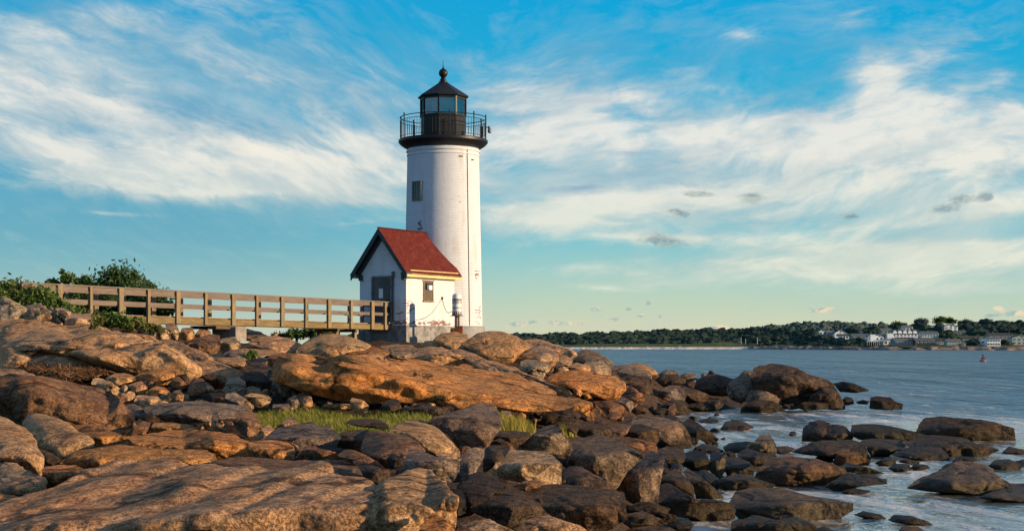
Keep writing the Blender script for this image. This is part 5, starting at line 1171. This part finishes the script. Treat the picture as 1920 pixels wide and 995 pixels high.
def build_shrubs():
    g = 'shrubs round the landward end of the walkway'
    T = [('shrub', -20, 560, 60, 36, 50.0, LEAF_MID, 'green bush filling the left edge above the pale boulders'),
         ('shrub', 38, 560, 44, 30, 50.5, LEAF_DRY, 'olive bush on the bank second from the left edge'),
         ('shrub', 84, 568, 34, 30, 50.2, LEAF_MID, 'rose bush with red hips growing against the first walkway post'),
         ('shrub', 122, 590, 26, 26, 50.4, LEAF_MID, 'low green shrub under the left end of the handrail'),
         ('shrub', 150, 578, 48, 34, 60.0, LEAF_DARK, 'dark shrub behind the first bays of the walkway'),
         ('shrub', 212, 578, 48, 34, 60.0, LEAF_DARK, 'dark shrub behind the walkway below the large bush'),
         ('shrub', 266, 578, 44, 34, 60.0, LEAF_DARK, 'dark shrub behind the walkway right of the large bush'),
         ('shrub', 300, 580, 24, 28, 59.0, LEAF_DARK, 'feathery shrub sticking out right of the fifth walkway post'),
         ('shrub', 168, 600, 26, 16, 49.5, LEAF_DRY, 'clump of weeds above the lone square block'),
         ('shrub', 205, 604, 30, 17, 50.0, LEAF_MID, 'tall weeds in front of the walkway beam'),
         ('shrub', 246, 608, 30, 14, 50.5, LEAF_DRY, 'clump of weeds left of the pale tilted stones'),
         ('shrub', 285, 618, 20, 9, 51.0, LEAF_DRY, 'low dry weeds beside the grey stone under the walkway'),
         ('shrub', 176, 612, 5, 8, 41.0, LEAF_DRY, 'single small plant in a crack of the huge slab')]
    for i, (nm, px, py, rx, ry, Y, m, lab) in enumerate(T): shrub(nm, px, py, rx, ry, Y, m, lab, 'shrub', g, seed=i + 1, dens=1.5, ragged=.5)
    shrub('leafy_tree', 226, 546, 46, 36, 63, LEAF_DARK, 'large dark bushy tree rising behind the walkway', 'tree', None, 41, 1.6, .085, True, .7, 60)
    shrub('leafy_tree', 264, 556, 30, 24, 62, LEAF_DARK, 'lower right shoulder tree beside the large dark bushy tree', 'tree', None, 42, 1.6, .085, True, .7, 30)
    shrub('leafy_tree', 126, 524, 15, 20, 66, LEAF_MID, 'small thin airy tree left of the large dark bushy tree', 'tree', None, 43, .9, .08, True, 1.0, 16)
    shrub('leafy_tree', 98, 532, 13, 10, 66, LEAF_MID, 'smallest airy sapling above the first walkway post', 'tree', None, 44, .9, .08, True, 1.0, 10)
    shrub('leafy_tree', 162, 532, 18, 16, 65, LEAF_MID, 'light green little tree between the airy one and the large dark one', 'tree', None, 45, 1.0, .08, True, .9, 16)
    for i, (px, py, rx, ry, lab) in enumerate([(532, 632, 20, 9, 'leftmost and lowest tree seen through the gap under the walkway'), (556, 628, 18, 11, 'round dark tree in the gap under the walkway'), (583, 625, 18, 12, 'tallest tree seen in the gap under the walkway'), (612, 623, 14, 9, 'tree just left of the dark supports under the walkway')]):
        shrub('distant_tree', px, py, rx, ry, 108, LEAF_MID if i % 2 else LEAF_DARK, lab, 'tree', 'trees beyond the shore under the walkway', 60 + i, 1.2, .12, True, .6, 22)
    shrub('green_tuft', 468, 667, 13, 8, gY(468, 680) + .4, LEAF_MID, 'bright green tuft in a hollow under the walkway', 'plant', None, 71, 2.0, .05)
build_shrubs()

def build_grass():
    nr = np.random.RandomState(4)
    def patch(name, poly, n, h0, h1, label, m, zoff=-.22):
        poly = np.array(poly, dtype=float).reshape(-1, 2); x0, y0 = poly.min(0); x1, y1 = poly.max(0)
        pts = np.stack([nr.uniform(x0, x1, n * 3), nr.uniform(y0, y1, n * 3)], 1); a = poly; b = np.roll(poly, -1, 0); ins = np.zeros(len(pts), bool)
        for (ax, ay), (bx, by) in zip(a, b):
            cnd = ((ay > pts[:, 1]) != (by > pts[:, 1])) & (pts[:, 0] < (bx - ax) * (pts[:, 1] - ay) / (by - ay + 1e-9) + ax); ins ^= cnd
        pts = pts[ins][:n]; Y = 1 / invY(pts[:, 0], pts[:, 1]); X = (pts[:, 0] - 960) * Y / F; Z = EYE + (HZ - pts[:, 1]) * Y / F + zoff; n = len(pts)
        tuft = (fbm(np.stack([X * .9, Y * .5, X * 0], 1), 3, 5) + 1) * .5
        h = (h0 + (h1 - h0) * nr.rand(n) ** 1.5) * (.5 + 1.0 * tuft); an = nr.uniform(0, 6.28, n); w = .008 + .007 * nr.rand(n)
        lean = h * (.25 + .35 * nr.rand(n)); la = nr.normal(2.6, .9, n)
        bx, by = np.cos(an) * w, np.sin(an) * w; p = np.stack([X, Y, Z], 1); O = np.zeros(n)
        m1 = p + np.stack([np.cos(la) * lean * .3, np.sin(la) * lean * .3, h * .55], 1); t = p + np.stack([np.cos(la) * lean, np.sin(la) * lean, h], 1); d = np.stack([bx, by, O], 1)
        v = np.stack([p - d, p + d, m1 + d * .8, m1 - d * .8, t + d * .15, t - d * .15], 1).reshape(-1, 3); i = np.arange(n) * 6
        f = np.concatenate([np.stack([i, i + 1, i + 2, i + 3], 1), np.stack([i + 3, i + 2, i + 4, i + 5], 1)])
        tag(mesh_np(name, v, f, m), label, 'grass', None, 'stuff')
    gm = leaf_material('meadow_grass', (.10, .125, .022), (.30, .28, .06), .3)
    patch('grass', [475, 768, 515, 764, 590, 762, 665, 767, 728, 770, 790, 770, 822, 776, 800, 790, 770, 800, 735, 810, 700, 812, 640, 815, 620, 806, 590, 800, 560, 790, 520, 788, 490, 796], 20000, .07, .25, 'patch of yellow green salt grass among the boulders', gm)
    patch('grass', [930, 808, 940, 790, 960, 784, 985, 796, 1005, 802, 990, 812, 960, 812], 2200, .12, .40, 'small golden grass tuft right of the rusty leaning boulder', leaf_material('golden_grass', (.16, .15, .025), (.32, .26, .06), .3), -.15)
    patch('grass', [1055, 806, 1078, 800, 1082, 810, 1060, 812], 260, .12, .35, 'thin wisp of grass behind the big leaning wedge', gm, -.1)
    # dried seaweed washed up on the slab
    n = 5200; t = nr.rand(n); px = np.interp(t, [0, .25, .45, .6, .8, 1], [22, 80, 125, 150, 215, 275]) + nr.normal(0, 6, n); py = np.interp(t, [0, .25, .45, .6, .8, 1], [688, 696, 707, 706, 692, 690]) + nr.normal(0, 4.5, n)
    Y = 1 / invY(px, py) - .5; X = (px - 960) * Y / F; Z = EYE + (HZ - py) * Y / F + .03 + .16 * nr.rand(n); p = np.stack([X, Y, Z], 1)
    a = nr.normal(size=(n, 3)) * [1, .6, .55]; a /= np.linalg.norm(a, axis=1)[:, None]; b = np.cross(a, nr.normal(size=(n, 3))); b /= np.linalg.norm(b, axis=1)[:, None]; L = (.05 + .13 * nr.rand(n))[:, None]; w = .011
    v = np.stack([p - a * L, p - b * w, p + a * L, p + b * w], 1).reshape(-1, 3)
    tag(mesh_np('dried_seaweed', v, np.arange(4 * n).reshape(-1, 4), leaf_material('wrack', (.07, .035, .018), (.26, .14, .07), .1)), 'tangled line of brown dried seaweed on the slab', 'seaweed', None, 'stuff')
build_grass()

# ---------------------------------------------------------------- the far shore
def far_mat(name, a, b, scale, rough=.9):
    m = bpy.data.materials.new(name); m.use_nodes = True; nt = m.node_tree; bs = nt.nodes['Principled BSDF']; geo = nt.nodes.new('ShaderNodeNewGeometry')
    n = noise(nt, geo.outputs['Position'], scale, 6, .7); nt.links.new(mixc(nt, n.ss(.35, .65), a, b), bs.inputs['Base Color']); bs.inputs['Roughness'].default_value = rough; bs.inputs['Specular IOR Level'].default_value = .1
    nt.links.new(bump(nt, n, 1.0, .6 / scale * .3), bs.inputs['Normal']); return m
FOREST = far_mat('forest_canopy', (.012, .030, .030), (.034, .058, .042), .45)  # distance haze baked into both canopies: bluish greens, hill one paler
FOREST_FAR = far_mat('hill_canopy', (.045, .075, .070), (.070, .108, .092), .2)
MEADOW = far_mat('shore_scrub', (.045, .075, .035), (.11, .135, .060), .12)
yw = lambda px: np.interp(px, [900, 1400, 1500, 1600, 1700, 2400], [654.5, 654.5, 655.0, 655.8, 656.3, 656.6])
Yw = lambda px: EYE * F / (yw(px) - HZ)
crest = lambda px: np.interp(px, [900, 1100, 1300, 1420, 1500, 1560, 1640, 1700, 1760, 1850, 1920, 2050, 2500], [646, 645, 644, 636, 628, 622, 619, 613, 609, 610, 609, 611, 622])
def land_point(px, py):
    """a point of the far land seen at px, py (py between the shore and the crest)"""
    Y = float(Yw(px)) + 12 + (651 - py) * 5.2; return P(px, py, Y)
def strip(name, rows, m, kind='structure', noise_amp=0.0, nscale=.2, label=None):
    G = np.array(rows); h, w = G.shape[:2]
    if noise_amp: q = G.reshape(-1, 3); G = (q + np.stack([fbm(q * nscale, 4, 2), fbm(q * nscale, 4, 6), fbm(q * nscale + 5, 4, 3)], 1) * noise_amp).reshape(h, w, 3)
    idx = np.arange(h * w).reshape(h, w); Fc = np.stack([idx[:-1, :-1], idx[:-1, 1:], idx[1:, 1:], idx[1:, :-1]], -1).reshape(-1, 4)
    return tag(mesh_np(name, G.reshape(-1, 3), Fc, m, smooth=True), label, None, None, kind)
def lumps(name, pts, m, label, cat, seed, sub=2):
    """uneven tree crowns massed together"""
    V, Fc = ico(sub); nr = np.random.RandomState(seed); vs = []; fs = []; b = 0
    for (p, s) in pts:
        v = V * [1, 1, .85] * (1 + .60 * fbm(V * 2.3 + nr.rand(3) * 50, 2, 3))[:, None] * s * nr.uniform(.6, 1.35) + [p.x, p.y, p.z]
        vs.append(v); fs.append(Fc + b); b += len(V)
    return tag(mesh_np(name, np.concatenate(vs), np.concatenate(fs), m), label, cat, None, 'stuff')
HOUSES = [  # x0, x1, ridge row, eave row, base row, gable to viewer?, wall, roof, windows across, rows, label
    (1536, 1550, 617, 621, 628, 1, 'w', 'g', 2, 1, 'leftmost white gabled cottage at the edge of the village'),
    (1550, 1565, 620, 623, 629, 0, 'g', 'g', 2, 1, 'low grey house second from the left in the village'),
    (1565, 1588, 618, 624, 632, 1, 'w', 'd', 2, 1, 'white house with a broad dark roof near the left of the village'),
    (1575, 1597, 626, 629, 635, 0, 'w', 'd', 4, 1, 'white low wing in front of the broad dark roof'),
    (1598, 1630, 626, 630, 637, 0, 'g', 'b', 5, 1, 'long grey blue house left of the stepped white one'),
    (1628, 1638, 627, 630, 638, 1, 'w', 'g', 1, 1, 'narrow gabled house at the right end of the long grey blue one'),
    (1641, 1657, 626, 631, 646, 1, 'w', 'g', 2, 2, 'tall stepped white house with a wide deck on the shore'),
    (1657, 1666, 635, 638, 646, 0, 'w', 'g', 1, 1, 'little white annex right of the stepped house'),
    (1674, 1721, 619, 626, 637, 0, 'w', 'd', 7, 2, 'big white hotel with dormers in its dark roof'),
    (1678, 1712, 635, 638, 647, 0, 'g', 'g', 6, 1, 'grey low building below the hotel'),
    (1716, 1753, 634, 638, 647, 0, 'n', 'b', 5, 1, 'brown grey shore house right below the hotel'),
    (1728, 1760, 622, 626, 632, 0, 'w', 'b', 6, 1, 'long white house with a blue grey roof right of the hotel'),
    (1693, 1712, 611, 614, 619, 0, 'w', 'g', 3, 1, 'pale house on the slope above the hotel'),
    (1771, 1796, 608, 612, 621, 1, 'w', 'g', 3, 2, 'white hilltop house with a wide gable'),
    (1768, 1780, 614, 616, 621, 0, 'g', 'g', 2, 1, 'grey side wing of the hilltop house'),
    (1790, 1816, 620, 622, 626, 0, 'g', 'b', 4, 1, 'low flat house below the hilltop one'),
    (1761, 1773, 638, 640, 646, 0, 'w', 'd', 3, 1, 'small bright white boathouse on the rocks'),
    (1775, 1801, 636, 639, 648, 0, 'c', 'g', 5, 2, 'pale green house with many windows on the shore'),
    (1803, 1838, 631, 634, 638, 0, 'n', 'd', 5, 1, 'long dark house half hidden in trees'),
    (1802, 1811, 642, 644, 648, 0, 'g', 'g', 1, 1, 'tiny grey shed right of the pale green house'),
    (1840, 1853, 633, 636, 645, 0, 'w', 'g', 2, 1, 'left bright block of the white twin house'),
    (1851, 1876, 632, 635, 648, 0, 'w', 'b', 5, 2, 'right larger block of the white twin house'),
    (1854, 1896, 625, 629, 636, 0, 'g', 'd', 6, 1, 'wide dark roofed house above the white twin house'),
    (1898, 1935, 628, 633, 646, 1, 'c', 'b', 4, 2, 'green grey house cut by the right edge'),
    (1740, 1751, 610, 612, 616, 1, 'w', 'g', 2, 1, 'small pale house high between the trees'),
    (1838, 1845, 610, 612, 616, 1, 'w', 'g', 1, 1, 'little white house front glimpsed among the hilltop trees'),
    (1612, 1618, 619, 621, 626, 1, 'n', 'g', 1, 1, 'tiny brown house alone on the wooded slope'),
    (1652, 1672, 616, 619, 625, 0, 'g', 'g', 3, 1, 'grey house beside the utility pole')]
WALL = {'w': mat('village_white', (.82, .88, .92), .8), 'g': mat('village_grey', (.24, .28, .31), .8), 'n': mat('village_brown', (.15, .13, .12), .8), 'c': mat('village_pale_green', (.32, .40, .38), .8)}  # village white brightened and blued for fronts lit mostly by sky
ROOF = {'g': mat('roof_grey', (.13, .15, .17), .9), 'd': mat('roof_dark', (.045, .055, .065), .9), 'b': mat('roof_slate', (.09, .13, .16), .9)}
PANE = mat('window_glass_far', (.03, .045, .06), .15, spec=.8); TRIM = mat('window_trim', (.7, .74, .78), .7)
def build_houses():
    for (x0, x1, pr, pe, pb, gf, wc, rc, nw, rows, lab) in HOUSES:
        base = land_point((x0 + x1) / 2, pb); Y = base.y; k = Y / F; W = (x1 - x0) * k; D = max(6, min(10, W * .8)); he = (pb - pe) * k; hr = (pb - pr) * k
        name = 'hotel' if 'hotel with' in lab else 'village_house'
        root = empty(name, base, lab, 'house', 'houses of the village across the water')
        b = MB(); w2 = W / 2
        if gf: vs = [(-w2, 0, -2), (w2, 0, -2), (w2, D, -2), (-w2, D, -2), (-w2, 0, he), (w2, 0, he), (w2, D, he), (-w2, D, he), (0, 0, hr), (0, D, hr)]; fs = [(3, 2, 1, 0), (0, 1, 5, 8, 4), (1, 2, 6, 5), (2, 3, 7, 9, 6), (3, 0, 4, 7), (4, 8, 9, 7), (5, 6, 9, 8)]
        else: vs = [(-w2, 0, -2), (w2, 0, -2), (w2, D, -2), (-w2, D, -2), (-w2, 0, he), (w2, 0, he), (w2, D, he), (-w2, D, he), (-w2, D / 2, hr), (w2, D / 2, hr)]; fs = [(3, 2, 1, 0), (0, 1, 5, 4), (1, 2, 6, 9, 5), (2, 3, 7, 6), (3, 0, 4, 8, 7), (4, 5, 9, 8), (6, 7, 8, 9)]
        b.add(vs, fs).build('wall', WALL[wc], root)
        r = MB(); o = .35; t = .18
        if gf:
            for s in (-1, 1):
                a0 = Vector((s * (w2 + o), -o, he - o * (hr - he) / w2 + .05)); a1 = Vector((0, -o, hr + .05)); dp = Vector((0, D + 2 * o, 0)); u = Vector((0, 0, t))
                q = [a0, a0 + dp, a1 + dp, a1] if s > 0 else [a0 + dp, a0, a1, a1 + dp]
                r.hexa([p for p in q] + [p + u for p in q])
        else:
            for s in (0, 1):
                ye = -o if s == 0 else D + o; a0 = Vector((-w2 - o, ye, he - o * (hr - he) / (D / 2) + .05)); a1 = Vector((-w2 - o, D / 2, hr + .05)); dx = Vector((W + 2 * o, 0, 0)); u = Vector((0, 0, t))
                q = [a0, a0 + dx, a1 + dx, a1] if s == 0 else [a0 + dx, a0, a1, a1 + dx]
                r.hexa([p for p in q] + [p + u for p in q])
        rf = r.build('roof', ROOF[rc], root)
        rngc = random.Random(x0)
        if rngc.random() < .6: MB().box((rngc.uniform(-.6, .6) * w2, D * .5, hr + .4), (.6, .6, 1.4)).build('chimney', ROOF['g'], rf)
        hh = he / rows
        for i in range(nw):
            for j in range(rows):
                x = -w2 + W * (i + .5) / nw; z = hh * (j + .5); ww = min(1.1, W / nw * .55); wh = min(1.4, hh * .5)
                wf = MB().box((x, -.04, z), (ww + .25, .10, wh + .25)).build('window', TRIM, root); MB().box((x, -.10, z), (ww, .05, wh)).build('pane', PANE, wf)
        if gf and hr - he > 1.2: 
            wf = MB().box((0, -.04, he + (hr - he) * .3), (.9, .10, 1.0)).build('window', TRIM, root); MB().box((0, -.10, he + (hr - he) * .3), (.7, .05, .8)).build('pane', PANE, wf)
        if 'hotel with' in lab:
            for i in range(5):
                x = -w2 + W * (i + .5) / 5; d = MB(); a, z0, z1, z2 = 1.1, he, he + (hr - he) * .55, he + (hr - he) * 1.0
                d.add([(x - a, .3, z0), (x + a, .3, z0), (x + a, 4, z0), (x - a, 4, z0), (x - a, .3, z1), (x + a, .3, z1), (x + a, 4, z1), (x - a, 4, z1), (x, .3, z2), (x, 4, z2)], [(3, 2, 1, 0), (0, 1, 5, 8, 4), (1, 2, 6, 5), (2, 3, 7, 9, 6), (3, 0, 4, 7), (4, 8, 9, 7), (5, 6, 9, 8)])
                dm = d.build('dormer', WALL['w'], rf)
            MB().box((w2 * .1, -1.6, he * .50), (W * .8, 3.0, .2)).box((w2 * .1, -3.0, he * .50 + .6), (W * .8, .08, .10)).build('porch', TRIM, root)
            MB().box((-w2 - 1.6, 1.5, he * .55), (3.4, 4, he * 1.1)).build('side_wing', WALL['w'], root)
        if 'stepped' in lab and 'annex' not in lab and 'left of' not in lab:
            k2 = MB().box((-1.5, -2.2, 1.9), (W + 8, 4.4, .35)).box((-1.5, -4.3, 2.8), (W + 8, .1, .12))
            for i in range(12): k2.box((-1.5 - (W + 8) / 2 + (W + 8) * i / 11, -4.3, 1.2), (.14, .14, 3.2))
            k2.build('deck', TRIM, root); MB().box((-w2 - 1.4, 1.2, 2.9), (3.0, 4.5, 5.8)).build('lower_wing', WALL['w'], root)
build_houses()
def build_far_shore():
    rng = random.Random(12)
    xs = np.linspace(560, 2400, 260)
    # land
    rows = []
    L0 = [(x, yw(x) - .2) for x in xs]
    for t in np.linspace(0, 1, 14):
        row = []
        for x in xs:
            py = 650.6 + (crest(x) - 650.6) * t; p = land_point(x, py); row.append(p[:])
        rows.append(row)
    rows.append([(p[0] * 1.3, p[1] * 1.3, p[2] * .9) for p in rows[-1]]); rows.append([(p[0] * 1.7, p[1] * 1.7, -5) for p in rows[-3]])
    strip('far_land', rows, MEADOW, noise_amp=.5, nscale=.03)
    # wooded hill behind
    hc = lambda x: np.interp(x, [1240, 1320, 1400, 1450, 1500, 1545, 1600, 1660, 1720, 1800, 1950], [643, 633, 619, 612, 607.5, 605.5, 608, 610, 613, 618, 640])
    hx = np.linspace(1240, 1950, 120); rows = [[P(x, 650, 1500)[:] for x in hx]] + [[P(x, 650 + (hc(x) - 650) * t ** .8, 1500 + 500 * t)[:] for x in hx] for t in np.linspace(.1, 1, 10)] + [[P(x, 650, 2600)[:] for x in hx]]
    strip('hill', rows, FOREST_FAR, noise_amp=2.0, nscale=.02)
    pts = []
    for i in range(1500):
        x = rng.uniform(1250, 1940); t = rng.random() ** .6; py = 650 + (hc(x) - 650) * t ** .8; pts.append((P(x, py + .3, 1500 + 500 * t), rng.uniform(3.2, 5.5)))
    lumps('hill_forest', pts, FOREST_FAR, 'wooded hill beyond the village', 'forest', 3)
    # sand and dune grass on the left, low cliffs on the right
    bx = np.linspace(600, 1425, 120)
    strip('beach', [[P(x, yw(x) + .25, Yw(x) - 25)[:2] + (-.4,) for x in bx], [P(x, yw(x) - .2, Yw(x) + 6)[:] for x in bx], [P(x, 650.6, Yw(x) + 8)[:] for x in bx], [P(x, 650.0, Yw(x) + 22)[:] for x in bx]], far_mat('pale_sand', (.55, .52, .47), (.66, .63, .58), .05))
    wxs = np.linspace(1405, 2400, 500); rows = []
    for t in np.linspace(0, 1, 8):
        row = []
        for x in wxs:
            pyy = yw(x) + .2 + (650.2 - yw(x)) * t; pp = P(x, pyy, Yw(x) - 3 + 17 * t ** 1.3); row.append((pp.x, pp.y, pp.z if t > 0 else -1))
        rows.append(row)
    strip('rocky_shoreline', rows, far_mat('shore_ledges', (.10, .080, .070), (.34, .27, .23), .35), noise_amp=2.2, nscale=.16)
    # woods: everything that is not a house front
    def clear(x, y):
        for h in HOUSES:
            if h[0] - 4 < x < h[1] + 4 and h[2] - 1 < y < h[4] + 5.0: return False
        return True
    pts = []
    ttop = lambda x: np.interp(x, [900, 1000, 1150, 1200, 1275, 1375, 1420, 1460, 1520, 1600, 1680, 1740, 1800, 1900, 2300], [631, 628, 624.5, 622.5, 620.5, 619, 618, 619, 622, 617, 612, 607, 603, 605, 612])
    for i in range(3400):
        x = rng.uniform(600, 1440); t = rng.random(); py = 647.5 + (ttop(x) + 4.5 - 647.5) * t
        Y = Yw(x) + 60 + 150 * t; pts.append((P(x, py, Y), rng.uniform(2.2, 4.2)))
    for i in range(3600):
        x = rng.uniform(1400, 2300); t = rng.random() ** .8; py = 648.0 + (ttop(x) + 4 - 648.0) * t
        if x < 1560 and py > 640 and rng.random() < .75: continue
        if not clear(x, py): continue
        p = land_point(x, py); p = P(x, py, p.y + 4); pts.append((p, rng.uniform(1.3, 3.0) if py > 630 else rng.uniform(1.8, 3.6)))
    lumps('far_woods', pts, FOREST, 'dark woods along the far shore behind the beach and between the houses', 'woods', 5)
    for i, (px, py, rx, ry, lab) in enumerate([(1681, 611, 10, 8, 'spreading tree above the left end of the hotel'), (1728, 604, 12, 8, 'round grey green tree on the skyline above the hotel'), (1762, 602, 15, 9, 'widest tree on the village skyline'), (1785, 603, 7, 8, 'pointed tree right of the widest skyline tree'), (1811, 606, 12, 7, 'bushy skyline tree left of the glimpsed white house'), (1850, 605, 12, 7, 'rounded skyline tree right of the glimpsed white house'), (1893, 609, 14, 7, 'low skyline tree near the right edge')]):
        Y = 1080; k = Y / F; c = P(px, py, Y); r = (rx * k, rx * k * .8, ry * k); base = Vector((c.x, c.y, c.z - ry * k - 1)); v, f = leaf_cloud(random.Random(i), c - base, r, 2600, .45, 26, .5)
        root = empty('skyline_tree', base, lab, 'tree', 'trees on the village skyline'); mesh_np('crown', v, f, LEAF_DARK if i != 1 else far_mat('pale_crown', (.10, .13, .14), (.17, .20, .20), .3), parent=root)
        MB().tube([(0, 0, -2), (0, 0, ry * k)], [.4, .15], 6).build('trunk', BARK, root)
    pole = mat('pole_white', (.7, .7, .7), .6); wood = mat('pole_wood', (.10, .085, .07), .8)
    for px, y0, y1, m, lab in [(1389.5, 633, 648, pole, 'tallest white flagpole on the far beach'), (1398, 636, 648, pole, 'middle white flagpole on the far beach'), (1420, 633, 647, pole, 'right white flagpole on the far beach'), (1659, 618, 640, wood, 'utility pole left of the hotel'), (1892, 604, 622, wood, 'utility pole on the skyline near the right edge')]:
        b = P(px, y1, Yw(px) + 45 + (648 - y1) * 4); k = b.y / F; h = (y1 - y0) * k
        t = MB().tube([(0, 0, -1), (0, 0, h)], [.16, .10], 6)
        if m is wood: t.box((0, 0, h * .93), (2.0, .15, .15))
        else: t.lathe([(.05, h), (.2, h + .1), (.05, h + .3)], n=6)
        o = t.build('flagpole' if m is pole else 'utility_pole', m, None, loc=b); tag(o, lab, 'pole')
build_far_shore()

def build_people():
    """beach walkers: one small body mesh grown from a posed skeleton, then copied"""
    def body(sw):
        J = [(0, 0, .95), (0, 0, 1.2), (0, 0, 1.42), (0, 0, 1.52), (0, -.01, 1.66), (.10, 0, .90), (.12, -.10 * sw, .50), (.12, .05 * sw, .08), (.12, -.08, .04), (-.10, 0, .90), (-.12, .12 * sw, .50), (-.12, .22 * sw, .10), (-.12, .10, .04),
             (.20, 0, 1.40), (.26, .10 * sw, 1.12), (.26, -.05, .86), (-.20, 0, 1.40), (-.26, -.10 * sw, 1.12), (-.26, -.12, .86)]
        E = [(0, 1), (1, 2), (2, 3), (3, 4), (0, 5), (5, 6), (6, 7), (7, 8), (0, 9), (9, 10), (10, 11), (11, 12), (2, 13), (13, 14), (14, 15), (2, 16), (16, 17), (17, 18)]
        Rr = [.15, .14, .14, .06, .11, .10, .07, .045, .04, .10, .07, .045, .04, .06, .045, .035, .06, .045, .035]
        me = bpy.data.meshes.new('person'); me.from_pydata(J, E, []); o = bpy.data.objects.new('person', me); COL.objects.link(o)
        o.modifiers.new('skin', 'SKIN'); bpy.context.view_layer.objects.active = o
        for i, r in enumerate(Rr): me.skin_vertices[0].data[i].radius = (r, r)
        me.skin_vertices[0].data[0].use_root = True
        o.modifiers.new('sub', 'SUBSURF').levels = 1
        dg = bpy.context.evaluated_depsgraph_get(); m2 = bpy.data.meshes.new_from_object(o.evaluated_get(dg)); bpy.data.objects.remove(o)
        m2.polygons.foreach_set('use_smooth', [True] * len(m2.polygons)); return m2
    bodies = [body(1), body(-1)]
    cols = [(.30, .10, .09), (.06, .07, .10), (.45, .30, .22), (.05, .08, .16), (.10, .09, .09), (.40, .42, .45), (.12, .08, .07), (.50, .12, .08)]
    labs = ['person in dark red walking on the far beach nearest the rocks', 'person in black standing below the trees on the far beach', 'person in tan on the far beach left of the pair', 'person in navy at the water edge of the far beach',
            'person in dark grey, left of a pair on the far beach', 'person in pale grey, right of a pair on the far beach', 'person in brown left of the flagpoles on the far beach', 'person in bright red right of the brown one on the far beach']
    for i, (x, c) in enumerate(zip((1130, 1176, 1214, 1230, 1252, 1275, 1336, 1351), cols)):
        d = bodies[i % 2].copy(); d.materials.clear(); m = mat('clothes', c, .9); d.materials.append(m)
        o = bpy.data.objects.new('person', d); Y = float(Yw(x)) + 7; o.location = P(x, 651.4 + .35 * (i % 3), Y); o.rotation_euler.z = i * 1.3; link(o); tag(o, labs[i], 'person', 'people on the far beach')
build_people()

def build_buoy():
    Y = EYE * F / (677.5 - HZ); k = Y / F; root = empty('channel_buoy', ((1843 - 960) * k, Y, 0), 'small red lattice buoy floating far out on the right', 'buoy')
    red = weathered('buoy_red', (.36, .065, .045), .6, .3, 4); dk = mat('buoy_dark', (.06, .03, .04), .6)
    MB().lathe([(.15, -.5), (.55, -.3), (.62, .0), (.60, .22), (.45, .30)], n=18).build('float', red, root, smooth=True)
    t = MB()
    for i in range(4):
        a = math.pi / 4 + i * math.pi / 2; a2 = a + math.pi / 2; c, s = math.cos(a), math.sin(a)
        t.tube([(c * .42, s * .42, .28), (c * .14, s * .14, 1.15)], .035, 6); t.tube([(c * .42, s * .42, .3), (math.cos(a2) * .25, math.sin(a2) * .25, .8)], .022, 5)
    t.build('lattice', dk, root)
    MB().box((0, 0, .62), (.50, .02, .30)).box((0, 0, .62), (.02, .50, .30)).build('radar_reflector', red, root)
    MB().lathe([(.16, 1.14), (.16, 1.18), (.07, 1.2), (.08, 1.34), (.02, 1.42)], n=12).build('lantern', dk, root, smooth=True)
build_buoy()
